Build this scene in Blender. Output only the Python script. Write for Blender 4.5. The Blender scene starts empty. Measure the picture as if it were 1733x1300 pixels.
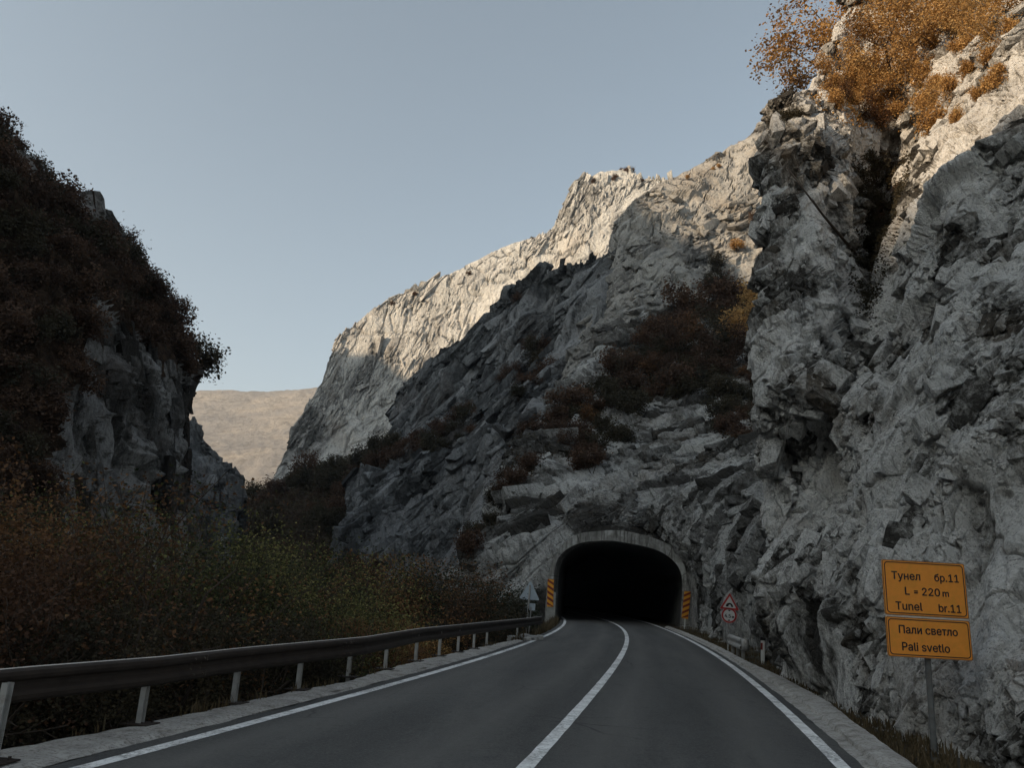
import bpy, math, random
import numpy as np
from mathutils import Matrix, Vector
from mathutils.geometry import delaunay_2d_cdt
R_ = math.radians
SC = bpy.context.scene
COL = SC.collection

# ------------------------------------------------------------------ camera
W, H = 1733.0, 1300.0
F = 1300.0                       # focal length in photo pixels
PITCH, ROLL, CAM_H = R_(15.2), R_(3.0), 1.7
_f = np.array([0, math.cos(PITCH), math.sin(PITCH)])
_r = np.array([1.0, 0, 0])
_u = np.cross(_r, _f)
RV = _r*math.cos(ROLL) + _u*math.sin(ROLL)
UV = _u*math.cos(ROLL) - _r*math.sin(ROLL)
CAM = np.array([0, 0, CAM_H])
cam = bpy.data.cameras.new('camera')
cam.sensor_width = 36.0
cam.lens = F/W*36.0
cam.clip_start = 0.05
cam.clip_end = 12000
co = bpy.data.objects.new('camera', cam)
COL.objects.link(co)
M = Matrix(((RV[0], UV[0], -_f[0], 0), (RV[1], UV[1], -_f[1], 0), (RV[2], UV[2], -_f[2], CAM_H), (0, 0, 0, 1)))
co.matrix_world = M
SC.camera = co

# ------------------------------------------------------------------ light
SUN_EL = R_(22.0)
SH = np.array([-0.85, -0.53]); SH /= np.linalg.norm(SH)
SUN_DIR = np.array([SH[0]*math.cos(SUN_EL), SH[1]*math.cos(SUN_EL), math.sin(SUN_EL)])   # towards the sun
SUN_STRENGTH = 5.0
SKY_STRENGTH = 0.13
EXPOSURE = 0.47
HAZE = 0.00012
wd = bpy.data.worlds.new('World')
SC.world = wd
wd.use_nodes = True
wn = wd.node_tree
wn.nodes.clear()
sky = wn.nodes.new('ShaderNodeTexSky')
sky.sky_type = 'NISHITA'
sky.sun_disc = False
sky.sun_elevation = SUN_EL
sky.sun_rotation = math.atan2(SH[0], SH[1])
sky.altitude = 300
sky.air_density = 1.0
sky.dust_density = 2.2
sky.ozone_density = 1.0
hs = wn.nodes.new('ShaderNodeHueSaturation')
hs.inputs['Saturation'].default_value = 0.56
bg = wn.nodes.new('ShaderNodeBackground')
bg.inputs['Strength'].default_value = SKY_STRENGTH
wo = wn.nodes.new('ShaderNodeOutputWorld')
wn.links.new(sky.outputs[0], hs.inputs['Color'])
tint = wn.nodes.new('ShaderNodeMixRGB'); tint.blend_type = 'MULTIPLY'; tint.inputs[0].default_value = 1.0
tint.inputs[2].default_value = (0.93, 1.05, 1.04, 1)
wn.links.new(hs.outputs[0], tint.inputs[1])
wn.links.new(tint.outputs[0], bg.inputs['Color'])
wn.links.new(bg.outputs[0], wo.inputs['Surface'])
sl = bpy.data.lights.new('sun', 'SUN')
sl.energy = SUN_STRENGTH
sl.angle = R_(0.5)
sl.color = (1.0, 0.77, 0.52)
so = bpy.data.objects.new('sun', sl)
so.rotation_euler = Vector(SUN_DIR).to_track_quat('Z', 'Y').to_euler()
so.location = (-60, -40, 120)
COL.objects.link(so)
SC.view_settings.view_transform = 'Standard'
SC.view_settings.look = 'None'
SC.view_settings.exposure = EXPOSURE
SC.view_settings.gamma = 1.0
SC.cycles.max_bounces = 6
SC.cycles.diffuse_bounces = 4
SC.cycles.use_denoising = True

# ------------------------------------------------------------------ helpers
def ray(px, py):
    return (px-W/2)/F*RV - (py-H/2)/F*UV + _f
def at(px, py, Y):
    d = ray(px, py)
    return CAM + d*(Y/d[1])
def gnd(px, py, z=0.0):
    d = ray(px, py)
    return CAM + d*((z-CAM_H)/d[2])
def proj(P):
    P = np.asarray(P, float) - CAM
    d = P @ _f
    return W/2 + F*(P @ RV)/d, H/2 - F*(P @ UV)/d

def hsh(ix, iy, iz, k):
    with np.errstate(over='ignore'):
        h = (ix.astype(np.uint32)*np.uint32(374761393) + iy.astype(np.uint32)*np.uint32(668265263)
             + iz.astype(np.uint32)*np.uint32(2147483647 & 0x7feb352d) + np.uint32((k*974634777 + 12345) & 0xffffffff))
        h ^= h >> np.uint32(15); h *= np.uint32(2246822519)
        h ^= h >> np.uint32(13); h *= np.uint32(3266489917)
        h ^= h >> np.uint32(16)
    return h.astype(np.float64)/4294967295.0
def vnoise(p, k=0):
    i = np.floor(p).astype(np.int64); f = p - i
    f = f*f*f*(f*(f*6-15)+10)
    o = 0
    for a in (0, 1):
        wa = f[:, 0] if a else 1-f[:, 0]
        for b in (0, 1):
            wb = f[:, 1] if b else 1-f[:, 1]
            for c in (0, 1):
                wc = f[:, 2] if c else 1-f[:, 2]
                o = o + wa*wb*wc*hsh(i[:, 0]+a, i[:, 1]+b, i[:, 2]+c, k)
    return o*2-1
def fbm(p, o=4, k=0, gain=0.5):
    s = 0; a = 1.0
    for j in range(o):
        s = s + a*vnoise(p*(2.03**j) + j*17.3, k+j)
        a *= gain
    return s
def facet(p, k=0, sharp=13.0):
    """blocky broken rock: every cell is a tilted plane of its own, met by steep breaks; also a random tone per cell"""
    i0 = np.floor(p).astype(np.int64)
    n = len(p)
    w_ = np.zeros(n); val = np.zeros(n); ton = np.zeros(n)
    for a in (-1, 0, 1):
        for b in (-1, 0, 1):
            for c in (-1, 0, 1):
                x, y, z = i0[:, 0]+a, i0[:, 1]+b, i0[:, 2]+c
                h1 = hsh(x, y, z, k+1); h2 = hsh(x, y, z, k+2); h3 = hsh(x, y, z, k+3)
                dx, dy, dz = p[:, 0]-x-h1, p[:, 1]-y-h2, p[:, 2]-z-h3
                d = dx*dx+dy*dy+dz*dz
                w = np.exp(-sharp*d)+1e-12
                r4 = (h1*7.13+h2*3.7) % 1.0; r5 = (h2*9.31+h3*5.1) % 1.0; r6 = (h3*8.17+h1*4.3) % 1.0; r7 = (h1*5.7+h3*11.9) % 1.0
                val += w*(((r4-.5)*dx + (r5-.5)*dy + (r6-.65)*dz)*2.2 + (r7-.5)*.95)
                ton += w*((r7*13.7+r4) % 1.0)
                w_ += w
    return val/w_, ton/w_
def pyramid(p, k=0):
    """sharp creased bumps (distance to the nearest scattered point, square metric)"""
    i0 = np.floor(p).astype(np.int64); best = np.full(len(p), 9.0)
    for a in (-1, 0, 1):
        for b in (-1, 0, 1):
            for c in (-1, 0, 1):
                x, y, z = i0[:, 0]+a, i0[:, 1]+b, i0[:, 2]+c
                d = np.maximum(np.maximum(np.abs(p[:, 0]-x-hsh(x, y, z, k+1)), np.abs(p[:, 1]-y-hsh(x, y, z, k+2))), np.abs(p[:, 2]-z-hsh(x, y, z, k+3)))
                best = np.minimum(best, d)
    return .5-best

def tagit(o, label=None, cat=None, group=None, kind=None):
    if label: o['label'] = label
    if cat: o['category'] = cat
    if group: o['group'] = group
    if kind: o['kind'] = kind
    return o
def link(o, parent=None):
    COL.objects.link(o)
    if parent is not None: o.parent = parent
    return o
def empty(name, loc=(0, 0, 0), rot=(0, 0, 0)):
    o = bpy.data.objects.new(name, None)
    o.empty_display_size = .2
    o.location = loc; o.rotation_euler = rot
    return link(o)
def mesh_np(name, V, faces, mats, fm=None, smooth=False, parent=None):
    """V (n,3); faces (m,k) array (k = 3 or 4)"""
    me = bpy.data.meshes.new(name)
    V = np.ascontiguousarray(V, np.float32); faces = np.ascontiguousarray(faces, np.int32)
    me.vertices.add(len(V)); me.vertices.foreach_set('co', V.ravel())
    n, k = faces.shape
    me.loops.add(n*k); me.loops.foreach_set('vertex_index', faces.ravel())
    me.polygons.add(n)
    me.polygons.foreach_set('loop_start', np.arange(0, n*k, k, dtype=np.int32))
    if fm is not None: me.polygons.foreach_set('material_index', np.ascontiguousarray(fm, np.int32))
    me.polygons.foreach_set('use_smooth', np.full(n, smooth, bool))
    for m in (mats if isinstance(mats, (list, tuple)) else [mats]): me.materials.append(m)
    me.update(calc_edges=True)
    me.validate()
    return link(bpy.data.objects.new(name, me), parent)
class MB:
    """collects polygons into one mesh"""
    def __init__(s): s.v = []; s.f = []; s.m = []
    def add(s, vs, fs, m=0):
        b = len(s.v); s.v += [tuple(map(float, q)) for q in vs]
        s.f += [[b+i for i in q] for q in fs]; s.m += [m]*len(fs)
    def box(s, c, size, m=0, rot=None, ch=0.0):
        hx, hy, hz = [q/2 for q in size]
        vs = [Vector((x*hx, y*hy, z*hz)) for x in (-1, 1) for y in (-1, 1) for z in (-1, 1)]
        if rot is not None: vs = [rot @ v for v in vs]
        vs = [v+Vector(c) for v in vs]
        s.add(vs, [(0, 1, 3, 2), (4, 6, 7, 5), (0, 4, 5, 1), (2, 3, 7, 6), (0, 2, 6, 4), (1, 5, 7, 3)], m)
    def tube(s, p0, p1, r0, r1, n=8, m=0, caps=True):
        p0 = Vector(p0); p1 = Vector(p1); d = (p1-p0).normalized()
        a = d.orthogonal().normalized(); b = d.cross(a)
        vs = []
        for p, r in ((p0, r0), (p1, r1)):
            for i in range(n):
                t = 2*math.pi*i/n
                vs.append(p+a*(math.cos(t)*r)+b*(math.sin(t)*r))
        fs = [(i, (i+1) % n, n+(i+1) % n, n+i) for i in range(n)]
        if caps: fs += [tuple(range(n))[::-1], tuple(range(n, 2*n))]
        s.add(vs, fs, m)
    def prism(s, poly, y0, y1, m=0):
        """poly in (x,z), extruded along y"""
        n = len(poly)
        vs = [(x, y0, z) for x, z in poly]+[(x, y1, z) for x, z in poly]
        fs = [(i, (i+1) % n, n+(i+1) % n, n+i) for i in range(n)]+[tuple(range(n))[::-1], tuple(range(n, 2*n))]
        s.add(vs, fs, m)
    def build(s, name, mats, parent=None, smooth=False, bevel=0):
        me = bpy.data.meshes.new(name)
        me.from_pydata(s.v, [], s.f)
        for m in (mats if isinstance(mats, (list, tuple)) else [mats]): me.materials.append(m)
        me.polygons.foreach_set('material_index', np.array(s.m, np.int32))
        me.polygons.foreach_set('use_smooth', np.full(len(s.f), smooth, bool))
        me.update()
        o = link(bpy.data.objects.new(name, me), parent)
        if bevel:
            b = o.modifiers.new('bevel', 'BEVEL'); b.width = bevel; b.segments = 2; b.limit_method = 'ANGLE'
        return o

# ------------------------------------------------------------------ materials
class NT:
    def __init__(s, name):
        s.mat = bpy.data.materials.new(name); s.mat.use_nodes = True
        s.t = s.mat.node_tree; s.t.nodes.clear()
        s.out = s.n('ShaderNodeOutputMaterial')
        s.geo = s.n('ShaderNodeNewGeometry')
    def n(s, t, **k):
        o = s.t.nodes.new(t)
        for a, b in k.items():
            if hasattr(o, a): setattr(o, a, b)
            else: o.inputs[a.replace('_', ' ')].default_value = b
        return o
    def l(s, a, b): s.t.links.new(a, b)
    def pos(s, scale, rot=(0, 0, 0), obj=False):
        m = s.n('ShaderNodeMapping', vector_type='TEXTURE')
        if obj: src = s.n('ShaderNodeTexCoord').outputs['Object']
        else: src = s.geo.outputs['Position']
        s.l(src, m.inputs['Vector'])
        m.inputs['Scale'].default_value = scale; m.inputs['Rotation'].default_value = rot
        return m.outputs[0]
    def noise(s, vec, scale, detail=5, rough=.55, dist=0.0):
        o = s.n('ShaderNodeTexNoise'); s.l(vec, o.inputs['Vector'])
        o.inputs['Scale'].default_value = scale; o.inputs['Detail'].default_value = detail
        o.inputs['Roughness'].default_value = rough; o.inputs['Distortion'].default_value = dist
        return o.outputs['Fac']
    def ramp(s, fac, stops, interp='LINEAR'):
        o = s.n('ShaderNodeValToRGB'); s.l(fac, o.inputs[0])
        e = o.color_ramp.elements
        o.color_ramp.interpolation = interp
        while len(e) < len(stops): e.new(.5)
        for q, (p, c) in zip(e, stops):
            q.position = p
            q.color = (*c, 1) if isinstance(c, tuple) else (c, c, c, 1)
        return o.outputs[0]
    def mix(s, fac, a, b, blend='MIX'):
        o = s.n('ShaderNodeMixRGB', blend_type=blend)
        for k, v in ((0, fac), (1, a), (2, b)):
            if hasattr(v, 'type') and hasattr(v, 'is_linked'): s.l(v, o.inputs[k])
            else: o.inputs[k].default_value = v if k == 0 else (*v, 1)
        return o.outputs[0]
    def noisec(s, vec, scale):
        o = s.n('ShaderNodeTexNoise'); s.l(vec, o.inputs['Vector']); o.inputs['Scale'].default_value = scale
        return o.outputs['Color']
    def mixvec(s, a, b, k):
        o = s.n('ShaderNodeVectorMath', operation='MULTIPLY_ADD'); s.l(b, o.inputs[0]); o.inputs[1].default_value = (k, k, k); s.l(a, o.inputs[2])
        return o.outputs[0]
    def math(s, op, a, b=0.5):
        o = s.n('ShaderNodeMath', operation=op)
        for k, v in ((0, a), (1, b)):
            if hasattr(v, 'is_linked'): s.l(v, o.inputs[k])
            else: o.inputs[k].default_value = v
        return o.outputs[0]
    def bump(s, h, strength=.5, dist=.05, normal=None):
        o = s.n('ShaderNodeBump'); s.l(h, o.inputs['Height'])
        o.inputs['Strength'].default_value = strength; o.inputs['Distance'].default_value = dist
        if normal is not None: s.l(normal, o.inputs['Normal'])
        return o.outputs[0]
    def principled(s, col, rough=.8, normal=None, metal=0.0, spec=.3):
        b = s.n('ShaderNodeBsdfPrincipled')
        if hasattr(col, 'is_linked'): s.l(col, b.inputs['Base Color'])
        else: b.inputs['Base Color'].default_value = (*col, 1)
        if hasattr(rough, 'is_linked'): s.l(rough, b.inputs['Roughness'])
        else: b.inputs['Roughness'].default_value = rough
        b.inputs['Metallic'].default_value = metal
        b.inputs['Specular IOR Level'].default_value = spec
        if normal is not None: s.l(normal, b.inputs['Normal'])
        s.l(b.outputs[0], s.out.inputs['Surface'])
        return b

def rock_mat(name, m, light, mid, dark, stain, ang=0.0, elong=2.5, bias=0.0, bumpk=1.0, stain_amt=.35, hard=1.0):
    """m = metres spanned by one unit of the rock's own pattern"""
    t = NT(name)
    v = t.pos((m, m, m*elong), (0, -ang, 0))
    vi = t.pos((m, m, m))
    big = t.noise(v, 1/85, 8, .7, .25)
    fine = t.noise(vi, 1/11, 9, .75)
    tone = t.n('ShaderNodeAttribute', attribute_name='tone').outputs['Fac']
    f = t.math('ADD', t.math('MULTIPLY', big, .36), t.math('ADD', t.math('MULTIPLY', fine, .26), t.math('MULTIPLY', tone, .38)))
    col = t.ramp(f, [(.47-.075/hard+bias, dark), (.47-.005/hard+bias, mid), (.47+.065/hard+bias, light), (.70+bias, tuple(min(1, c*1.18) for c in light))])
    st = t.noise(v, 1/120, 6, .65)
    col = t.mix(t.ramp(st, [(.52, 0.0), (.66, stain_amt)]), col, stain)
    streak = t.noise(t.pos((m*9, m*9, m*170), (0, -ang*.5, 0)), 1.0, 5, .65)
    col = t.mix(t.ramp(streak, [(.52, 0.0), (.66, .55)]), col, dark)
    speck = t.noise(vi, 1/2.6, 5, .75)
    col = t.mix(t.ramp(speck, [(.36, .75), (.45, 0.0)]), col, dark)
    vo = t.n('ShaderNodeTexVoronoi', feature='DISTANCE_TO_EDGE'); t.l(t.pos((m, m, m*elong*.8), (0, -ang, .3)), vo.inputs['Vector']); vo.inputs['Scale'].default_value = 1/26; vo.inputs['Randomness'].default_value = 1.0
    h1 = t.noise(vi, 1/7, 10, .72)
    vp = t.n('ShaderNodeTexVoronoi', feature='F1', distance='CHEBYCHEV'); t.l(v, vp.inputs['Vector']); vp.inputs['Scale'].default_value = 1/5.5
    crack = t.ramp(vo.outputs['Distance'], [(0.0, 0.0), (.05, 1.0)])
    hh = t.math('ADD', t.math('ADD', t.math('MULTIPLY', h1, 1.2), t.math('MULTIPLY', vp.outputs['Distance'], -.55)), t.math('MULTIPLY', crack, .25))
    n1 = t.bump(hh, 1.0*bumpk, m*6)
    t.principled(col, .95, n1, spec=.1)
    return t.mat

def leaf_mat(name, cols, trans=.3):
    t = NT(name)
    at_ = t.n('ShaderNodeAttribute', attribute_name='tint')
    oi = t.n('ShaderNodeObjectInfo')
    f = t.math('ADD', t.math('MULTIPLY', at_.outputs['Fac'], .72), t.math('MULTIPLY', oi.outputs['Random'], .28))
    n = len(cols)
    c = t.ramp(f, [(i/(n-1), q) for i, q in enumerate(cols)])
    d = t.n('ShaderNodeBsdfPrincipled'); t.l(c, d.inputs['Base Color']); d.inputs['Roughness'].default_value = .7
    d.inputs['Specular IOR Level'].default_value = .2
    tr = t.n('ShaderNodeBsdfTranslucent'); t.l(c, tr.inputs['Color'])
    mx = t.n('ShaderNodeMixShader'); mx.inputs[0].default_value = trans
    t.l(d.outputs[0], mx.inputs[1]); t.l(tr.outputs[0], mx.inputs[2]); t.l(mx.outputs[0], t.out.inputs['Surface'])
    return t.mat
def plain(name, col, rough=.7, metal=0.0, var=.25, scale=6.0, bump=.15, spec=.3, dirt=None, obj=True):
    t = NT(name)
    v = t.pos((1, 1, 1), obj=obj)
    n = t.noise(v, scale, 6, .65)
    c = t.mix(t.ramp(n, [(.3, 0.0), (.75, 1.0)]), tuple(q*(1-var) for q in col), tuple(min(1, q*(1+var)) for q in col))
    if dirt:
        n2 = t.noise(v, scale*.45, 7, .7, .6)
        c = t.mix(t.ramp(n2, [(.5, 0.0), (.68, .75)]), c, dirt)
    t.principled(c, rough, t.bump(n, bump, .01) if bump else None, metal, spec)
    return t.mat

MT = {}
MT['rock_near'] = rock_mat('limestone_near', .0125, (.60, .585, .56), (.30, .29, .27), (.05, .046, .041), (.24, .19, .14), .45, 2.2, -.034, 1.0, .35, 1.4)
MT['rock_tunnel'] = rock_mat('limestone_tunnel', .04, (.44, .435, .42), (.19, .186, .178), (.05, .047, .043), (.16, .13, .10), .75, 2.4, .008)
MT['rock_mid'] = rock_mat('limestone_slab', .085, (.34, .325, .30), (.22, .212, .20), (.09, .085, .08), (.27, .20, .13), .5, 2.0, -.05, .7, .3)
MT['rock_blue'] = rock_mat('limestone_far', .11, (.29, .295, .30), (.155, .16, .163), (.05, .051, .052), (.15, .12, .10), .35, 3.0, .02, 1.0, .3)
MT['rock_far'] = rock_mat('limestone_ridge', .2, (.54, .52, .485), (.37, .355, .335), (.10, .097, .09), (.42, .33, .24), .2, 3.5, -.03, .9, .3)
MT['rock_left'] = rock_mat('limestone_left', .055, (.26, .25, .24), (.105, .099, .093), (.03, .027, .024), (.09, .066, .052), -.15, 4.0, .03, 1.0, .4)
MT['leaf_brown'] = leaf_mat('leaf_brown', [(.036, .024, .018), (.082, .048, .032), (.145, .08, .047)])
MT['leaf_dark'] = leaf_mat('leaf_dark', [(.022, .021, .014), (.050, .043, .026), (.092, .07, .04)])
MT['leaf_rust'] = leaf_mat('leaf_rust', [(.04, .024, .016), (.085, .044, .026), (.15, .076, .038)])
MT['leaf_autumn'] = leaf_mat('leaf_autumn', [(.035, .024, .015), (.11, .056, .028), (.21, .105, .046), (.32, .20, .08)])
MT['leaf_orange'] = leaf_mat('leaf_orange', [(.19, .10, .035), (.42, .235, .08), (.60, .42, .19)])
MT['leaf_green'] = leaf_mat('leaf_green', [(.016, .022, .011), (.034, .042, .018), (.075, .080, .030), (.18, .17, .06), (.36, .31, .12)])
MT['leaf_evergreen'] = leaf_mat('leaf_evergreen', [(.012, .017, .011), (.025, .033, .018), (.04, .045, .022)])
MT['grass_dry'] = leaf_mat('grass_dry', [(.05, .04, .022), (.1, .075, .04), (.16, .11, .06)])
MT['bark'] = plain('bark', (.06, .045, .035), .95, scale=14, bump=.6)
MT['bark_lit'] = plain('bark_sunlit', (.13, .1, .075), .95, scale=14, bump=.6)  # brighter copy of bark for sunlit plants, sunlight put into its colour
MT['concrete'] = plain('concrete_portal', (.33, .325, .3), .92, scale=2.2, var=.3, bump=.4, dirt=(.11, .105, .095), obj=False)
def portal_mat():
    t = NT('portal_concrete')
    v = t.pos((1, 1, 1)); al = t.n('ShaderNodeAttribute', attribute_name='along').outputs['Fac']
    n1 = t.noise(v, 1.1, 8, .7, .4); n2 = t.noise(t.pos((.16, .16, 1.6)), 1.0, 6, .7)
    c = t.ramp(n1, [(.34, (.15, .145, .135)), (.5, (.27, .265, .25)), (.62, (.42, .42, .41))])
    c = t.mix(t.ramp(n2, [(.48, 0.0), (.62, .8)]), c, (.075, .07, .062))
    fr_ = t.math('FRACT', t.math('MULTIPLY', al, .62))
    c = t.mix(t.ramp(fr_, [(0.0, .8), (.03, .0), (.97, 0.0), (1.0, .8)]), c, (.05, .047, .043))
    t.principled(c, .93, t.bump(n1, .6, .05), spec=.15)
    return t.mat
MT['portal'] = portal_mat()
MT['inner'] = plain('tunnel_lining', (.12, .117, .11), .95, scale=1.2, var=.4, bump=.5, obj=False)
MT['galv'] = plain('galvanised_steel', (.36, .352, .335), .6, .25, var=.18, scale=9, dirt=(.16, .12, .09))
MT['galv_dark'] = plain('bolt_steel', (.09, .075, .06), .6, .3, scale=30)
MT['post_dark'] = plain('weathered_post', (.15, .15, .145), .7, .3, var=.25, scale=9, dirt=(.1, .075, .055))
MT['beam'] = plain('brown_beam', (.034, .025, .02), .62, 0.0, var=.35, scale=5, bump=.1, spec=.2, dirt=(.036, .028, .023), obj=False)
MT['beam_edge'] = plain('beam_edge', (.55, .51, .47), .7, 0.0, var=.2, scale=8, obj=False)
MT['white'] = plain('sign_white', (.62, .62, .60), .5, var=.06, scale=8, bump=0)
MT['red'] = plain('sign_red', (.42, .045, .04), .5, var=.12, scale=8, bump=0)
MT['black'] = plain('sign_black', (.012, .012, .013), .5, var=.1, bump=0)
MT['yellow'] = plain('sign_yellow', (.80, .285, .035), .5, var=.07, scale=10, bump=0.03, dirt=(.66, .27, .03))
MT['hazard_yellow'] = plain('hazard_yellow', (.75, .33, .03), .5, var=.08, bump=0)
MT['hazard_red'] = plain('hazard_red', (.2, .03, .022), .5, var=.1, bump=0)
MT['sign_back'] = plain('sign_back', (.42, .48, .53), .5, .2, var=.12, scale=6)
MT['rust'] = plain('weathered_edge', (.25, .12, .05), .8, var=.4, scale=22)
MT['rubble'] = plain('rubble', (.36, .35, .33), .95, var=.3, scale=5, bump=.8)

def road_mat():
    t = NT('asphalt')
    v = t.pos((1, 1, 1))
    grain = t.noise(v, 120, 3, .75)
    mott = t.noise(v, 2.2, 8, .7, .3)
    patch = t.noise(t.pos((1.1, 9, 1), (0, 0, -.15)), 1.0, 7, .62, .3)
    c = t.ramp(t.math('ADD', t.math('MULTIPLY', patch, .6), t.math('MULTIPLY', mott, .4)), [(.41, (.030, .029, .028)), (.5, (.054, .052, .050)), (.59, (.090, .086, .080))])
    c = t.mix(t.ramp(grain, [(.35, 0.0), (.7, .6)]), c, (.13, .128, .124))
    c = t.mix(t.ramp(grain, [(.30, .6), (.42, 0.0)]), c, (.018, .018, .018))
    g2 = t.noise(v, 26, 5, .8); g3 = t.noise(v, 7, 6, .75)
    c = t.mix(t.ramp(g2, [(.52, 0.0), (.68, .75)]), c, (.15, .147, .14))
    c = t.mix(t.ramp(g2, [(.34, .7), (.46, 0.0)]), c, (.02, .02, .02))
    c = t.mix(t.ramp(g3, [(.36, .45), (.48, 0.0)]), c, (.028, .027, .026))
    ac = t.n('ShaderNodeAttribute', attribute_name='across').outputs['Fac']
    wob = t.math('MULTIPLY', t.noise(t.pos((3, 14, 1)), 1.0, 3), .05)
    tr = t.ramp(t.math('ADD', ac, wob), [(.06, 0.0), (.14, 1.0), (.22, .1), (.34, .1), (.41, 1.0), (.48, 0.0), (.56, .0), (.63, 1.0), (.70, .1), (.80, .1), (.88, 1.0), (.96, 0.0)])
    c = t.mix(t.math('MULTIPLY', tr, .5), c, (.135, .129, .12))
    stain = t.noise(t.pos((.5, 3.0, 1), (0, 0, -.12)), 1.0, 6, .7)
    c = t.mix(t.ramp(stain, [(.60, 0.0), (.72, .5)]), c, (.022, .022, .022))
    ve = t.n('ShaderNodeTexVoronoi', feature='DISTANCE_TO_EDGE'); t.l(t.mixvec(v, t.noisec(v, 1.5), .35), ve.inputs['Vector']); ve.inputs['Scale'].default_value = .42
    c = t.mix(t.math('MULTIPLY', t.ramp(ve.outputs['Distance'], [(0.0, 1.0), (.012, 0.0)]), t.ramp(t.noise(v, .25, 3), [(.5, 0.0), (.62, .75)])), c, (.012, .012, .012))
    vo = t.n('ShaderNodeTexVoronoi', feature='F1'); t.l(v, vo.inputs['Vector']); vo.inputs['Scale'].default_value = 150
    t.principled(c, t.ramp(mott, [(.3, .7), (.7, .9)]), t.bump(t.math('ADD', grain, vo.outputs['Distance']), .6, .006), spec=.35)
    return t.mat
def paint_mat():
    t = NT('road_paint')
    v = t.pos((1, 1, 1))
    w = t.noise(v, 16, 8, .8)
    zone = t.noise(v, .7, 4, .65)
    wear = t.math('ADD', t.math('MULTIPLY', w, .7), t.math('MULTIPLY', zone, .45))
    c = t.mix(t.ramp(wear, [(.585, 0.0), (.66, .85)]), (.84, .84, .83), (.17, .168, .165))
    c2 = t.noise(v, 3.5, 6, .7)
    c = t.mix(t.ramp(c2, [(.38, .5), (.58, 0.0)]), c, (.30, .29, .275))
    t.principled(c, .75, t.bump(w, .4, .004))
    return t.mat
def verge_mat():
    t = NT('verge_concrete')
    v = t.pos((1, 1, 1))
    a = t.noise(v, 3.5, 8, .72, .5); b = t.noise(v, 26, 5, .7)
    c = t.ramp(a, [(.32, (.15, .135, .118)), (.45, (.34, .32, .295)), (.65, (.48, .46, .43))])
    c = t.mix(t.ramp(b, [(.35, .7), (.5, 0.0)]), c, (.1, .088, .075))
    t.principled(c, .95, t.bump(t.math('ADD', a, t.math('MULTIPLY', b, .5)), .9, .03))
    return t.mat
def ground_mat():
    t = NT('ground_soil')
    v = t.pos((1, 1, 1))
    a = t.noise(v, .8, 9, .7, .3); b = t.noise(v, .03, 6, .6)
    c = t.ramp(a, [(.3, (.022, .017, .012)), (.55, (.055, .042, .028)), (.75, (.10, .078, .052))])
    c = t.mix(t.ramp(b, [(.4, 0.0), (.65, .6)]), c, (.05, .05, .022))
    t.principled(c, .97, t.bump(a, 1, .15))
    return t.mat
def litter_mat():
    t = NT('leaf_litter')
    v = t.pos((1, 1, 1))
    a = t.noise(v, 1.6, 8, .75, .2)
    c = t.ramp(a, [(.35, (.016, .011, .008)), (.5, (.04, .026, .018)), (.65, (.075, .048, .03))])
    t.principled(c, .98, t.bump(a, 1, .5), spec=.05)
    return t.mat
MT['litter'] = litter_mat()
def hill_mat():
    t = NT('hill_woodland')
    v = t.pos((1, 1, 1))
    a = t.noise(v, .006, 8, .62, .8); b = t.noise(v, .05, 6, .75)
    c = t.ramp(a, [(.36, (.15, .14, .135)), (.5, (.235, .21, .19)), (.64, (.31, .265, .22))])
    c = t.mix(t.ramp(b, [(.35, .65), (.52, 0.0)]), c, (.10, .08, .055))
    t.principled(c, .98, t.bump(b, 1, 8))
    return t.mat
MT['road'] = road_mat(); MT['paint'] = paint_mat(); MT['verge'] = verge_mat(); MT['ground'] = ground_mat(); MT['hill'] = hill_mat()

# ------------------------------------------------------------------ road geometry (plan)
def fitx(pts, deg=3):
    g = np.array([gnd(*p)[:2] for p in pts])
    return np.polyfit(g[:, 1], g[:, 0], deg)
cL = fitx([(152, 1299), (360, 1240), (600, 1177), (840, 1107), (898, 1087), (935, 1071), (955, 1056)])
cC = fitx([(890, 1300), (1027, 1144), (1053, 1107), (1062, 1081), (1054, 1066), (1038, 1055)])
cR = fitx([(1419, 1300), (1355, 1222), (1268, 1147), (1215, 1115), (1172, 1087), (1140, 1071), (1111, 1060)])
def curve_x(c, y, lo=8.0, hi=56.0):
    y = np.asarray(y, float)
    d = np.polyder(c)
    x = np.polyval(c, np.clip(y, lo, hi))
    x = x + np.where(y < lo, (y-lo)*np.polyval(d, lo), 0)
    k = np.clip(y-hi, 0, None)
    return x + k*np.polyval(d, hi) - k*k/420
def xl(y): return curve_x(cL, y)
def xc(y): return curve_x(cC, y)
def xr(y): return curve_x(cR, y)
vg = np.array([gnd(*p)[:2] for p in [(0, 1277), (231, 1235), (385, 1198), (600, 1154), (700, 1122), (820, 1096), (890, 1081)]])
def xv(y):        # outer edge of the left verge
    y = np.asarray(y, float)
    return np.where(y < vg[0, 1], vg[0, 0] + (y-vg[0, 1])*.27, np.interp(y, vg[:, 1], vg[:, 0])) - np.where(y > vg[-1, 1], 0, 0) + np.where(y > vg[-1, 1], (xl(y)-xl(vg[-1, 1])), 0)
kb = np.array([gnd(p[0], p[1], .08)[:2] for p in [(1263, 1120), (1323, 1147), (1403, 1190), (1451, 1229), (1540, 1292)]])[::-1]
def xk(y):        # outer edge of the right kerb
    y = np.asarray(y, float)
    a = np.interp(y, kb[:, 1], kb[:, 0])
    a = np.where(y < kb[0, 1], kb[0, 0] + (y-kb[0, 1])*.25, a)
    return np.where(y > kb[-1, 1], kb[-1, 0] + xr(y)-xr(kb[-1, 1]), a)

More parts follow.
